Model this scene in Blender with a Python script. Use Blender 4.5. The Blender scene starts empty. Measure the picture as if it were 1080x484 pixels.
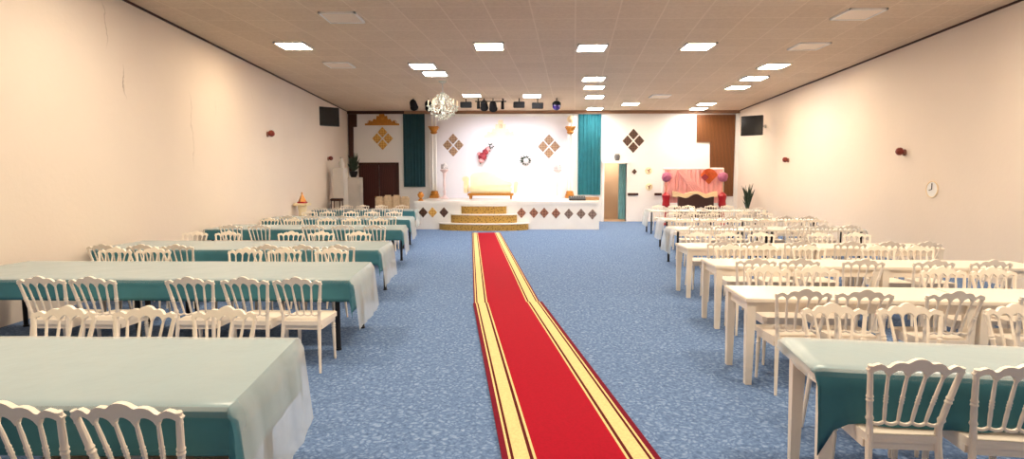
import bpy, bmesh, math, random
from mathutils import Vector, Matrix
PI = math.pi
random.seed(7)
SC = bpy.context.scene
COL = SC.collection

# ------------------------------------------------------------------ camera
EYE = 1.74
FPX = 600.0
TH = math.atan(52 / FPX)
YA = math.atan(11 / FPX * math.cos(TH))
FWD = Vector((-math.sin(YA) * math.cos(TH), math.cos(YA) * math.cos(TH), -math.sin(TH)))
RGT = Vector((math.cos(YA), math.sin(YA), 0))
UPV = RGT.cross(FWD)
cam = bpy.data.cameras.new('camera')
cam.sensor_fit = 'HORIZONTAL'
cam.sensor_width = 36.0
cam.lens = 36.0 * FPX / 1080.0
cam.clip_end = 200
cob = bpy.data.objects.new('camera', cam)
COL.objects.link(cob)
M3 = Matrix((RGT, UPV, -FWD)).transposed()
cob.matrix_world = Matrix.Translation((0, 0, EYE)) @ M3.to_4x4()
SC.camera = cob


def at(px, py, Y):
    """world (x, z) of a photo pixel on the upright plane y = Y"""
    d = FWD + RGT * ((px - 540) / FPX) - UPV * ((py - 242) / FPX)
    t = Y / d.y
    return d.x * t, EYE + d.z * t


# ------------------------------------------------------------------ materials
def nt(name):
    m = bpy.data.materials.new(name)
    m.use_nodes = True
    n = m.node_tree
    n.nodes.clear()
    o = n.nodes.new('ShaderNodeOutputMaterial')
    return m, n, o


def srgb(r, g, b):
    f = lambda c: (c / 255 / 12.92) if c / 255 <= 0.04045 else ((c / 255 + 0.055) / 1.055) ** 2.4
    return (f(r), f(g), f(b), 1)


def pbsdf(n, col, rough=0.5, metal=0.0, spec=0.5):
    b = n.nodes.new('ShaderNodeBsdfPrincipled')
    if col is not None:
        b.inputs['Base Color'].default_value = col
    b.inputs['Roughness'].default_value = rough
    b.inputs['Metallic'].default_value = metal
    b.inputs['Specular IOR Level'].default_value = spec
    return b


def simple(name, col, rough=0.5, metal=0.0, var=0.06, scale=8.0, spec=0.5, bump=0.0):
    """principled with a soft procedural colour variation"""
    m, n, o = nt(name)
    b = pbsdf(n, None, rough, metal, spec)
    tc = n.nodes.new('ShaderNodeTexCoord')
    no = n.nodes.new('ShaderNodeTexNoise')
    no.inputs['Scale'].default_value = scale
    no.inputs['Detail'].default_value = 4
    n.links.new(tc.outputs['Object'], no.inputs['Vector'])
    r = n.nodes.new('ShaderNodeValToRGB')
    r.color_ramp.elements[0].position = 0.3
    r.color_ramp.elements[1].position = 0.7
    r.color_ramp.elements[0].color = tuple(c * (1 - var) for c in col[:3]) + (1,)
    r.color_ramp.elements[1].color = tuple(min(1, c * (1 + var)) for c in col[:3]) + (1,)
    n.links.new(no.outputs['Fac'], r.inputs['Fac'])
    n.links.new(r.outputs['Color'], b.inputs['Base Color'])
    if bump:
        bp = n.nodes.new('ShaderNodeBump')
        bp.inputs['Strength'].default_value = bump
        bp.inputs['Distance'].default_value = 0.01
        n.links.new(no.outputs['Fac'], bp.inputs['Height'])
        n.links.new(bp.outputs['Normal'], b.inputs['Normal'])
    n.links.new(b.outputs['BSDF'], o.inputs['Surface'])
    return m


def emis(name, col, s):
    m, n, o = nt(name)
    e = n.nodes.new('ShaderNodeEmission')
    e.inputs['Color'].default_value = col
    e.inputs['Strength'].default_value = s
    n.links.new(e.outputs['Emission'], o.inputs['Surface'])
    return m


def math_node(n, op, a, b=None, clamp=False):
    x = n.nodes.new('ShaderNodeMath')
    x.operation = op
    x.use_clamp = clamp
    for i, v in enumerate((a, b)):
        if v is None:
            continue
        if isinstance(v, (int, float)):
            x.inputs[i].default_value = v
        else:
            n.links.new(v, x.inputs[i])
    return x.outputs[0]


def wall_material(name, col, cracks=()):
    m, n, o = nt(name)
    b = pbsdf(n, None, 0.7, 0, 0.3)
    g = n.nodes.new('ShaderNodeNewGeometry')
    no = n.nodes.new('ShaderNodeTexNoise')
    no.inputs['Scale'].default_value = 0.5
    no.inputs['Detail'].default_value = 6
    n.links.new(g.outputs['Position'], no.inputs['Vector'])
    r = n.nodes.new('ShaderNodeValToRGB')
    r.color_ramp.elements[0].position = 0.3
    r.color_ramp.elements[1].position = 0.65
    r.color_ramp.elements[0].color = tuple(c * 0.95 for c in col[:3]) + (1,)
    r.color_ramp.elements[1].color = col
    n.links.new(no.outputs['Fac'], r.inputs['Fac'])
    cur = r.outputs['Color']
    if cracks:
        s = n.nodes.new('ShaderNodeSeparateXYZ')
        n.links.new(g.outputs['Position'], s.inputs[0])
        n2 = n.nodes.new('ShaderNodeTexNoise')
        n2.inputs['Scale'].default_value = 2.5
        n2.inputs['Detail'].default_value = 5
        n.links.new(g.outputs['Position'], n2.inputs['Vector'])
        wob = math_node(n, 'MULTIPLY', math_node(n, 'SUBTRACT', n2.outputs['Fac'], 0.5), 0.35)
        tot = None
        for (y0, z0, z1, w, k) in cracks:
            d = math_node(n, 'ABSOLUTE', math_node(n, 'ADD', math_node(n, 'SUBTRACT', s.outputs[1], y0), wob))
            line = math_node(n, 'SUBTRACT', 1.0, math_node(n, 'DIVIDE', d, w), True)
            mid, half = (z0 + z1) / 2, (z1 - z0) / 2
            dz = math_node(n, 'ABSOLUTE', math_node(n, 'SUBTRACT', s.outputs[2], mid))
            win = math_node(n, 'MULTIPLY', math_node(n, 'SUBTRACT', half, dz), 4.0, True)
            v = math_node(n, 'MULTIPLY', math_node(n, 'MULTIPLY', line, win), k)
            tot = v if tot is None else math_node(n, 'MAXIMUM', tot, v)
        mx = n.nodes.new('ShaderNodeMix')
        mx.data_type = 'RGBA'
        n.links.new(tot, mx.inputs['Factor'])
        n.links.new(cur, mx.inputs['A'])
        mx.inputs['B'].default_value = srgb(120, 98, 78)
        cur = mx.outputs['Result']
    n.links.new(cur, b.inputs['Base Color'])
    n3 = n.nodes.new('ShaderNodeTexNoise')
    n3.inputs['Scale'].default_value = 12
    n.links.new(g.outputs['Position'], n3.inputs['Vector'])
    bp = n.nodes.new('ShaderNodeBump')
    bp.inputs['Strength'].default_value = 0.12
    bp.inputs['Distance'].default_value = 0.02
    n.links.new(n3.outputs['Fac'], bp.inputs['Height'])
    n.links.new(bp.outputs['Normal'], b.inputs['Normal'])
    n.links.new(b.outputs['BSDF'], o.inputs['Surface'])
    return m


def carpet_material():
    m, n, o = nt('blue_carpet')
    b = pbsdf(n, None, 0.95, 0, 0.1)
    g = n.nodes.new('ShaderNodeNewGeometry')
    vo = n.nodes.new('ShaderNodeTexVoronoi')
    vo.feature = 'DISTANCE_TO_EDGE'
    vo.inputs['Scale'].default_value = 24
    no0 = n.nodes.new('ShaderNodeTexNoise')
    no0.inputs['Scale'].default_value = 7
    n.links.new(g.outputs['Position'], no0.inputs['Vector'])
    mixv = n.nodes.new('ShaderNodeMix')
    mixv.data_type = 'VECTOR'
    mixv.inputs['Factor'].default_value = 0.16
    n.links.new(g.outputs['Position'], mixv.inputs['A'])
    n.links.new(no0.outputs['Color'], mixv.inputs['B'])
    n.links.new(mixv.outputs['Result'], vo.inputs['Vector'])
    no = n.nodes.new('ShaderNodeTexNoise')
    no.inputs['Scale'].default_value = 26
    no.inputs['Detail'].default_value = 5
    no.inputs['Roughness'].default_value = 0.75
    n.links.new(g.outputs['Position'], no.inputs['Vector'])
    v = math_node(n, 'MULTIPLY', vo.outputs['Distance'], 3.0, True)
    v = math_node(n, 'ADD', math_node(n, 'MULTIPLY', v, 0.2), math_node(n, 'MULTIPLY', no.outputs['Fac'], 0.82))
    r = n.nodes.new('ShaderNodeValToRGB')
    els = r.color_ramp.elements
    els[0].position, els[0].color = 0.32, srgb(76, 98, 136)
    els[1].position, els[1].color = 0.74, srgb(146, 168, 200)
    e = els.new(0.52)
    e.color = srgb(104, 130, 170)
    n.links.new(v, r.inputs['Fac'])
    n.links.new(r.outputs['Color'], b.inputs['Base Color'])
    bp = n.nodes.new('ShaderNodeBump')
    bp.inputs['Strength'].default_value = 0.3
    bp.inputs['Distance'].default_value = 0.01
    n.links.new(no.outputs['Fac'], bp.inputs['Height'])
    n.links.new(bp.outputs['Normal'], b.inputs['Normal'])
    n.links.new(b.outputs['BSDF'], o.inputs['Surface'])
    return m


def runner_material():
    m, n, o = nt('red_runner')
    b = pbsdf(n, None, 0.9, 0, 0.15)
    tc = n.nodes.new('ShaderNodeTexCoord')
    s = n.nodes.new('ShaderNodeSeparateXYZ')
    n.links.new(tc.outputs['Object'], s.inputs[0])
    u = math_node(n, 'DIVIDE', math_node(n, 'ABSOLUTE', s.outputs[0]), 0.49)   # 0 centre, 1 edge
    r = n.nodes.new('ShaderNodeValToRGB')
    r.color_ramp.interpolation = 'CONSTANT'
    red, edge = srgb(160, 2, 33), srgb(112, 10, 36)
    cream, dark = srgb(224, 200, 142), srgb(86, 14, 20)
    stops = [(0.0, red), (0.565, cream), (0.60, dark), (0.645, cream), (0.845, dark), (0.885, cream), (0.915, edge)]
    els = r.color_ramp.elements
    els[0].position, els[0].color = stops[0]
    els[1].position, els[1].color = stops[1]
    for p, c in stops[2:]:
        e = els.new(p)
        e.color = c
    n.links.new(u, r.inputs['Fac'])
    no = n.nodes.new('ShaderNodeTexNoise')
    no.inputs['Scale'].default_value = 60
    no.inputs['Detail'].default_value = 3
    n.links.new(tc.outputs['Object'], no.inputs['Vector'])
    mx = n.nodes.new('ShaderNodeMix')
    mx.data_type = 'RGBA'
    mx.blend_type = 'MULTIPLY'
    mx.inputs['Factor'].default_value = 0.35
    n.links.new(r.outputs['Color'], mx.inputs['A'])
    g = n.nodes.new('ShaderNodeValToRGB')
    g.color_ramp.elements[0].position, g.color_ramp.elements[1].position = 0.3, 0.6
    g.color_ramp.elements[0].color = (0.5, 0.5, 0.5, 1)
    n.links.new(no.outputs['Fac'], g.inputs['Fac'])
    n.links.new(g.outputs['Color'], mx.inputs['B'])
    n.links.new(mx.outputs['Result'], b.inputs['Base Color'])
    n.links.new(b.outputs['BSDF'], o.inputs['Surface'])
    return m


def ceiling_material():
    m, n, o = nt('ceiling_tiles')
    b = pbsdf(n, None, 0.8, 0, 0.2)
    g = n.nodes.new('ShaderNodeNewGeometry')
    s = n.nodes.new('ShaderNodeSeparateXYZ')
    n.links.new(g.outputs['Position'], s.inputs[0])
    x = math_node(n, 'SUBTRACT', s.outputs[0], math_node(n, 'MULTIPLY', s.outputs[1], 0.09))
    fx = math_node(n, 'ABSOLUTE', math_node(n, 'SUBTRACT', math_node(n, 'FRACT', math_node(n, 'DIVIDE', x, 0.75)), 0.5))
    fy = math_node(n, 'ABSOLUTE', math_node(n, 'SUBTRACT', math_node(n, 'FRACT', math_node(n, 'DIVIDE', s.outputs[1], 0.75)), 0.5))
    grid = math_node(n, 'GREATER_THAN', math_node(n, 'MAXIMUM', fx, fy), 0.482)
    # one tone per tile
    cx_ = math_node(n, 'FLOOR', math_node(n, 'ADD', math_node(n, 'DIVIDE', x, 0.75), 0.0))
    cy_ = math_node(n, 'FLOOR', math_node(n, 'DIVIDE', s.outputs[1], 0.75))
    cmb = n.nodes.new('ShaderNodeCombineXYZ')
    n.links.new(cx_, cmb.inputs[0])
    n.links.new(cy_, cmb.inputs[1])
    wn = n.nodes.new('ShaderNodeTexWhiteNoise')
    n.links.new(cmb.outputs[0], wn.inputs['Vector'])
    no = n.nodes.new('ShaderNodeTexNoise')
    no.inputs['Scale'].default_value = 14
    no.inputs['Detail'].default_value = 6
    no.inputs['Roughness'].default_value = 0.8
    n.links.new(g.outputs['Position'], no.inputs['Vector'])
    f = math_node(n, 'ADD', math_node(n, 'MULTIPLY', wn.outputs['Value'], 0.12), math_node(n, 'MULTIPLY', no.outputs['Fac'], 0.8))
    r = n.nodes.new('ShaderNodeValToRGB')
    r.color_ramp.elements[0].position, r.color_ramp.elements[1].position = 0.3, 0.75
    r.color_ramp.elements[0].color = srgb(200, 178, 154)
    r.color_ramp.elements[1].color = srgb(222, 202, 178)
    n.links.new(f, r.inputs['Fac'])
    mx = n.nodes.new('ShaderNodeMix')
    mx.data_type = 'RGBA'
    n.links.new(math_node(n, 'MULTIPLY', grid, 0.4), mx.inputs['Factor'])
    n.links.new(r.outputs['Color'], mx.inputs['A'])
    mx.inputs['B'].default_value = srgb(234, 216, 196)
    n.links.new(mx.outputs['Result'], b.inputs['Base Color'])
    n.links.new(b.outputs['BSDF'], o.inputs['Surface'])
    return m


def wood_material(name, c0, c1, axis=0, scale=9.0, rough=0.45):
    m, n, o = nt(name)
    b = pbsdf(n, None, rough, 0, 0.4)
    tc = n.nodes.new('ShaderNodeTexCoord')
    w = n.nodes.new('ShaderNodeTexWave')
    w.bands_direction = 'XYZ'[axis]
    w.inputs['Scale'].default_value = scale
    w.inputs['Distortion'].default_value = 2.5
    w.inputs['Detail'].default_value = 3
    n.links.new(tc.outputs['Object'], w.inputs['Vector'])
    r = n.nodes.new('ShaderNodeValToRGB')
    r.color_ramp.elements[0].color = c0
    r.color_ramp.elements[1].color = c1
    n.links.new(w.outputs['Fac'], r.inputs['Fac'])
    n.links.new(r.outputs['Color'], b.inputs['Base Color'])
    n.links.new(b.outputs['BSDF'], o.inputs['Surface'])
    return m


def film_material():
    m, n, o = nt('clear_plastic_film')
    tr = n.nodes.new('ShaderNodeBsdfTransparent')
    tr.inputs['Color'].default_value = (0.97, 0.97, 0.97, 1)
    b = pbsdf(n, (0.82, 0.88, 0.88, 1), 0.2, 0, 0.6)
    lw = n.nodes.new('ShaderNodeLayerWeight')
    lw.inputs['Blend'].default_value = 0.5
    no = n.nodes.new('ShaderNodeTexNoise')
    no.inputs['Scale'].default_value = 5
    no.inputs['Detail'].default_value = 3
    tc = n.nodes.new('ShaderNodeTexCoord')
    n.links.new(tc.outputs['Object'], no.inputs['Vector'])
    bp = n.nodes.new('ShaderNodeBump')
    bp.inputs['Strength'].default_value = 0.18
    bp.inputs['Distance'].default_value = 0.02
    n.links.new(no.outputs['Fac'], bp.inputs['Height'])
    n.links.new(bp.outputs['Normal'], b.inputs['Normal'])
    f = math_node(n, 'ADD', math_node(n, 'MULTIPLY', math_node(n, 'POWER', lw.outputs['Facing'], 1.3), 0.60), 0.04, True)
    mx = n.nodes.new('ShaderNodeMixShader')
    n.links.new(f, mx.inputs[0])
    n.links.new(tr.outputs[0], mx.inputs[1])
    n.links.new(b.outputs[0], mx.inputs[2])
    n.links.new(mx.outputs[0], o.inputs['Surface'])
    return m


def leopard_material():
    m, n, o = nt('gold_spotted_fabric')
    b = pbsdf(n, None, 0.5, 0.2, 0.5)
    tc = n.nodes.new('ShaderNodeTexCoord')
    vo = n.nodes.new('ShaderNodeTexVoronoi')
    vo.inputs['Scale'].default_value = 17
    n.links.new(tc.outputs['Object'], vo.inputs['Vector'])
    r = n.nodes.new('ShaderNodeValToRGB')
    e = r.color_ramp.elements
    e[0].position, e[0].color = 0.12, srgb(58, 38, 14)
    e[1].position, e[1].color = 0.42, srgb(186, 148, 72)
    n.links.new(vo.outputs['Distance'], r.inputs['Fac'])
    n.links.new(r.outputs['Color'], b.inputs['Base Color'])
    n.links.new(b.outputs['BSDF'], o.inputs['Surface'])
    return m


def mosaic_material(name, c0, c1):
    m, n, o = nt(name)
    b = pbsdf(n, None, 0.35, 0, 0.5)
    tc = n.nodes.new('ShaderNodeTexCoord')
    mp = n.nodes.new('ShaderNodeMapping')
    mp.inputs['Rotation'].default_value = (0, PI / 4, 0)
    n.links.new(tc.outputs['Object'], mp.inputs['Vector'])
    ch = n.nodes.new('ShaderNodeTexChecker')
    ch.inputs['Scale'].default_value = 14
    ch.inputs['Color1'].default_value = c0
    ch.inputs['Color2'].default_value = c1
    n.links.new(mp.outputs['Vector'], ch.inputs['Vector'])
    n.links.new(ch.outputs['Color'], b.inputs['Base Color'])
    n.links.new(b.outputs['BSDF'], o.inputs['Surface'])
    return m


M = {}
M['wall'] = wall_material('side_wall_plaster', (0.79, 0.69, 0.595, 1))
M['wall_cracked'] = wall_material('cracked_wall_plaster', (0.79, 0.69, 0.595, 1),
                                  [(9.15, 3.02, 3.6, 0.02, 0.75), (8.75, 3.7, 4.5, 0.02, 0.4), (11.2, 1.95, 3.5, 0.022, 0.3), (14.2, 3.6, 4.0, 0.02, 0.3), (12.2, 3.1, 3.5, 0.02, 0.25)])
M['wall_back'] = wall_material('back_wall_paint', (0.82, 0.81, 0.80, 1))
M['floor'] = carpet_material()
M['ceiling'] = ceiling_material()
M['runner'] = runner_material()
M['film'] = film_material()
M['white_plastic'] = simple('white_chair_plastic', (0.87, 0.78, 0.67, 1), 0.35, var=0.03)
M['white_wood'] = simple('white_table_lacquer', (0.85, 0.76, 0.64, 1), 0.3, var=0.04, scale=3)
M['black_metal'] = simple('black_metal', (0.015, 0.015, 0.017, 1), 0.4, 0.3)
M['tan_wood'] = simple('plywood_tabletop', srgb(170, 130, 92), 0.5, var=0.1)
M['teal_cloth'] = simple('teal_cloth', srgb(50, 110, 124), 0.75, var=0.1, scale=5, bump=0.2)
M['cream_cloth'] = simple('cream_cloth', srgb(232, 222, 204), 0.75, var=0.05, scale=5, bump=0.2)
M['teal_dark'] = simple('dark_teal_drape', srgb(16, 62, 72), 0.8, var=0.1, scale=4)
M['teal_bright'] = simple('teal_drape', srgb(18, 100, 114), 0.8, var=0.1, scale=4)
M['white_paint'] = simple('white_paint', (0.82, 0.81, 0.79, 1), 0.45, var=0.03, scale=2)
M['white_gloss'] = simple('white_gloss_laminate', (0.84, 0.84, 0.83, 1), 0.25, var=0.03, scale=2)
M['grey_white'] = simple('grey_white_paint', (0.62, 0.58, 0.53, 1), 0.5, var=0.05, scale=3)
M['brown_wood'] = wood_material('dark_brown_cladding', srgb(48, 24, 18), srgb(74, 38, 28), 0, 7)
M['brown_wood_light'] = wood_material('red_brown_cladding', srgb(76, 42, 18), srgb(124, 76, 38), 0, 6)
M['door_wood'] = wood_material('mahogany_door', srgb(54, 20, 18), srgb(80, 34, 28), 0, 4)
M['tan_beam'] = simple('tan_beam', srgb(150, 112, 84), 0.6, var=0.08)
M['matte_black'] = simple('matte_black', (0.012, 0.012, 0.014, 1), 0.85, spec=0.08)
M['pale_teal'] = simple('pale_teal_drape', srgb(110, 158, 162), 0.8, var=0.1, scale=4)
M['lavender_white'] = simple('lavender_white_panel', (0.78, 0.77, 0.82, 1), 0.5, var=0.02, scale=1)
M['gold'] = simple('gold_paint', srgb(186, 124, 46), 0.38, 0.3, var=0.15, scale=20)
M['pale_gold'] = simple('pale_gold_paint', srgb(236, 214, 178), 0.45, 0.1, var=0.06, scale=20)
M['tan_tile'] = mosaic_material('tan_mosaic', srgb(140, 108, 80), srgb(170, 138, 108))
M['dark_tile'] = mosaic_material('dark_brown_mosaic', srgb(58, 38, 30), srgb(92, 62, 48))
M['brown_tile'] = mosaic_material('brown_mosaic', srgb(120, 74, 58), srgb(160, 112, 92))
M['grey_tile'] = mosaic_material('grey_brown_mosaic', srgb(104, 84, 76), srgb(140, 120, 110))
M['gold_tile'] = mosaic_material('gold_mosaic', srgb(190, 140, 60), srgb(216, 172, 92))
M['leopard'] = leopard_material()
M['cream_fabric'] = simple('cream_upholstery', srgb(238, 222, 184), 0.6, var=0.06, scale=6)
M['beige_fabric'] = simple('beige_striped_upholstery', srgb(206, 184, 154), 0.7, var=0.14, scale=12)
M['screen'] = simple('black_screen', (0.008, 0.008, 0.01, 1), 0.15, var=0.02)
M['red_flower'] = simple('red_petals', srgb(150, 50, 62), 0.6, var=0.25, scale=30)
M['pink_flower'] = simple('pink_petals', srgb(222, 158, 160), 0.6, var=0.2, scale=30)
M['mauve_flower'] = simple('mauve_petals', srgb(176, 98, 132), 0.6, var=0.25, scale=25)
M['white_flower'] = simple('white_petals', srgb(206, 202, 204), 0.6, var=0.2, scale=30)
M['dark_leaf'] = simple('dark_leaves', srgb(38, 56, 40), 0.5, var=0.3, scale=14)
M['pink_satin'] = simple('pink_satin', srgb(238, 172, 170), 0.45, var=0.08, scale=4)
M['pale_pink'] = simple('pale_pink_plaster', srgb(228, 206, 208), 0.5, var=0.05)
M['red_lacquer'] = simple('red_lacquer', srgb(168, 20, 34), 0.3, var=0.1)
M['dark_leather'] = simple('dark_brown_leather', srgb(52, 20, 18), 0.35, var=0.15)
M['orange_paper'] = simple('orange_paper', srgb(226, 128, 72), 0.6, var=0.15, scale=10)
M['sconce_red'] = simple('dark_red_glass', srgb(120, 42, 28), 0.3, var=0.25, scale=20)
M['passage'] = wall_material('passage_plaster', srgb(196, 174, 152))
M['crystal'] = simple('crystal_glass', (0.86, 0.88, 0.80, 1), 0.08, var=0.05, scale=20)
_b = [x for x in M['crystal'].node_tree.nodes if x.type == 'BSDF_PRINCIPLED'][0]
_b.inputs['Transmission Weight'].default_value = 0.35
M['purple'] = simple('purple_lens', srgb(52, 34, 110), 0.2, var=0.1)
M['unlit'] = simple('unlit_diffuser', srgb(226, 208, 188), 0.4, var=0.02)
M['steel'] = simple('brushed_metal', (0.55, 0.54, 0.52, 1), 0.35, 0.8)
M['grey_pot'] = simple('grey_ceramic', srgb(110, 108, 108), 0.5)
LS = 26.0
M['lit_warm'] = emis('lit_diffuser_warm', (1.0, 0.77, 0.50, 1), LS)
M['lit_neutral'] = emis('lit_diffuser_neutral', (1.0, 0.93, 0.84, 1), LS)


# ------------------------------------------------------------------ mesh helpers
def BM():
    return bmesh.new()


def box(bm, x0, x1, y0, y1, z0, z1, bev=0.0):
    t = bmesh.new()
    vs = [t.verts.new((x, y, z)) for z in (z0, z1) for y in (y0, y1) for x in (x0, x1)]
    for f in ((0, 2, 3, 1), (4, 5, 7, 6), (0, 1, 5, 4), (2, 6, 7, 3), (0, 4, 6, 2), (1, 3, 7, 5)):
        t.faces.new([vs[i] for i in f])
    if bev:
        bmesh.ops.bevel(t, geom=list(t.edges), offset=bev, segments=2, affect='EDGES', clamp_overlap=True)
    merge(bm, t)
    return bm


def merge(bm, t, mat=None):
    if mat is not None:
        bmesh.ops.transform(t, matrix=mat, verts=t.verts)
    me = bpy.data.meshes.new('tmp')
    t.to_mesh(me)
    t.free()
    bm.from_mesh(me)
    bpy.data.meshes.remove(me)


def tube(bm, pts, rad, seg=8, caps=True):
    """swept round bar through pts with a radius (or one radius per point)"""
    pts = [Vector(p) for p in pts]
    n = len(pts)
    if isinstance(rad, (int, float)):
        rad = [rad] * n
    rings = []
    ref = None
    for i, p in enumerate(pts):
        d = (pts[min(i + 1, n - 1)] - pts[max(i - 1, 0)]).normalized()
        if ref is None:
            ref = Vector((1, 0, 0)) if abs(d.x) < 0.9 else Vector((0, 1, 0))
        a = (ref - d * ref.dot(d)).normalized()
        ref = a
        b = d.cross(a)
        rings.append([bm.verts.new(p + (a * math.cos(2 * PI * k / seg) + b * math.sin(2 * PI * k / seg)) * rad[i]) for k in range(seg)])
    for i in range(n - 1):
        for k in range(seg):
            bm.faces.new((rings[i][k], rings[i][(k + 1) % seg], rings[i + 1][(k + 1) % seg], rings[i + 1][k]))
    if caps:
        bm.faces.new(list(reversed(rings[0])))
        bm.faces.new(rings[-1])
    return bm


def lathe(bm, prof, cx=0, cy=0, cz=0, seg=20, caps=True):
    """prof: (radius, z) from the bottom up"""
    return tube(bm, [(cx, cy, cz + z) for r, z in prof], [max(r, 1e-4) for r, z in prof], seg, caps)


def lathe_z(bm, prof, cx=0, cy=0, cz=0, seg=20):
    rings = [[bm.verts.new((cx + r * math.cos(2 * PI * k / seg), cy + r * math.sin(2 * PI * k / seg), cz + z)) for k in range(seg)] for r, z in prof]
    for i in range(len(rings) - 1):
        for k in range(seg):
            bm.faces.new((rings[i][k], rings[i][(k + 1) % seg], rings[i + 1][(k + 1) % seg], rings[i + 1][k]))
    bm.faces.new(list(reversed(rings[0])))
    bm.faces.new(rings[-1])
    return bm


def prism(bm, outline, y0, y1):
    """outline: (x, z) points, extruded along y"""
    a = [bm.verts.new((x, y0, z)) for x, z in outline]
    b = [bm.verts.new((x, y1, z)) for x, z in outline]
    n = len(outline)
    bm.faces.new(a)
    bm.faces.new(list(reversed(b)))
    for i in range(n):
        bm.faces.new((a[i], b[i], b[(i + 1) % n], a[(i + 1) % n]))
    return bm


def ball(bm, c, r, sub=2, sc=(1, 1, 1)):
    t = bmesh.new()
    bmesh.ops.create_icosphere(t, subdivisions=sub, radius=r)
    merge(bm, t, Matrix.Translation(c) @ Matrix.Diagonal((sc[0], sc[1], sc[2], 1)))
    return bm


def petals(bm, c, R, count, size, seed):
    """rosette of small cupped petals over a ball"""
    rnd = random.Random(seed)
    c = Vector(c)
    for i in range(count):
        z = 1 - 2 * (i + 0.5) / count
        a = i * 2.39996
        s = math.sqrt(max(0, 1 - z * z))
        d = Vector((s * math.cos(a), s * math.sin(a), z))
        t = bmesh.new()
        bmesh.ops.create_icosphere(t, subdivisions=1, radius=size * rnd.uniform(0.8, 1.2))
        rot = d.to_track_quat('Z', 'Y').to_matrix().to_4x4()
        merge(bm, t, Matrix.Translation(c + d * R * rnd.uniform(0.85, 1.05)) @ rot @ Matrix.Diagonal((1, 1, 0.55, 1)))
    return bm


def link(name, bm, mat, parent=None, smooth=True, loc=None):
    bmesh.ops.recalc_face_normals(bm, faces=bm.faces)
    me = bpy.data.meshes.new(name)
    bm.to_mesh(me)
    bm.free()
    me.materials.append(mat)
    if smooth:
        for p in me.polygons:
            p.use_smooth = True
        me.set_sharp_from_angle(angle=math.radians(38))
    o = bpy.data.objects.new(name, me)
    COL.objects.link(o)
    if parent is not None:
        o.parent = parent
    if loc is not None:
        o.location = loc
    return o


def tag(o, label, cat, group=None, kind=None):
    o['label'] = label
    o['category'] = cat
    if group:
        o['group'] = group
    if kind:
        o['kind'] = kind
    return o


def thing(name, label, cat, loc=(0, 0, 0), rotz=0, group=None):
    o = bpy.data.objects.new(name, None)
    COL.objects.link(o)
    o.location = loc
    o.rotation_euler = (0, 0, rotz)
    o.empty_display_size = 0.1
    return tag(o, label, cat, group)


def struct(name, bm, mat, smooth=False, label=None):
    o = link(name, bm, mat, None, smooth)
    o['kind'] = 'structure'
    if label:
        o['label'] = label
    return o


def dup(root, loc, rotz=0, label=None, group=None):
    r = root.copy()
    COL.objects.link(r)
    r.location = loc
    r.rotation_euler = (0, 0, rotz)
    if label:
        r['label'] = label
    if group:
        r['group'] = group
    for ch in list(root.children):
        c = ch.copy()
        COL.objects.link(c)
        c.parent = r
        for g in list(ch.children):
            d = g.copy()
            COL.objects.link(d)
            d.parent = c
    return r


ORD = ['first', 'second', 'third', 'fourth', 'fifth', 'sixth', 'seventh', 'eighth']

# ------------------------------------------------------------------ the room
YB = 24.1          # back wall
HC = 4.62          # ceiling
YF = -7.0          # wall behind the camera
xl = lambda y: -(5.75 + 0.0665 * y)
xr = lambda y: 7.3 + 0.070 * y
bm = BM()
v = [bm.verts.new(p) for p in ((xl(YF), YF, 0), (xr(YF), YF, 0), (xr(YB), YB, 0), (xl(YB), YB, 0))]
bm.faces.new(v)
v = [bm.verts.new(p) for p in ((xl(YF), YF, -0.1), (xr(YF), YF, -0.1), (xr(YB), YB, -0.1), (xl(YB), YB, -0.1))]
bm.faces.new(v)
struct('floor', bm, M['floor'])
bm = BM()
for z in (HC, HC + 0.15):
    bm.faces.new([bm.verts.new(p) for p in ((xl(YF), YF, z), (xr(YF), YF, z), (xr(YB), YB, z), (xl(YB), YB, z))])
struct('ceiling', bm, M['ceiling'])


def wall_slab(name, p, q, nrm, mat):
    bm = BM()
    o = Vector(nrm) * 0.2
    a = [Vector((p[0], p[1], 0)), Vector((q[0], q[1], 0)), Vector((q[0], q[1], HC)), Vector((p[0], p[1], HC))]
    va = [bm.verts.new(x) for x in a]
    vb = [bm.verts.new(x + o) for x in a]
    bm.faces.new(va)
    bm.faces.new(vb)
    for i in range(4):
        bm.faces.new((va[i], va[(i + 1) % 4], vb[(i + 1) % 4], vb[i]))
    return struct(name, bm, mat)


wall_slab('wall_left', (xl(YF), YF), (xl(YB), YB), (-1, 0, 0), M['wall_cracked'])
wall_slab('wall_right', (xr(YF), YF), (xr(YB), YB), (1, 0, 0), M['wall'])
wall_slab('wall_front', (xl(YF), YF), (xr(YF), YF), (0, -1, 0), M['wall'])
# back wall with the open doorway at the right of the stage
DX0, DZ = at(637.5, 172, YB)
DX1, _ = at(661, 172, YB)
bm = BM()
for (a, b, c, d) in ((xl(YB), DX0, 0, HC), (DX1, xr(YB), 0, HC), (DX0, DX1, DZ, HC)):
    box(bm, a, b, YB, YB + 0.2, c, d)
struct('wall_back', bm, M['wall_back'])
# short passage behind the doorway
bm = BM()
box(bm, DX0 - 0.3, DX1 + 0.3, YB + 1.7, YB + 1.8, 0, 2.9)
box(bm, DX0 - 0.4, DX0 - 0.3, YB + 0.2, YB + 1.8, 0, 2.9)
box(bm, DX1 + 0.3, DX1 + 0.4, YB + 0.2, YB + 1.8, 0, 2.9)
box(bm, DX0 - 0.4, DX1 + 0.4, YB + 0.2, YB + 1.8, 2.9, 3.0)
struct('wall_passage', bm, M['passage'])
bm = BM()
box(bm, DX0 - 0.4, DX1 + 0.4, YB, YB + 1.8, -0.1, -0.002)
struct('floor_passage', bm, M['passage'])
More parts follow.
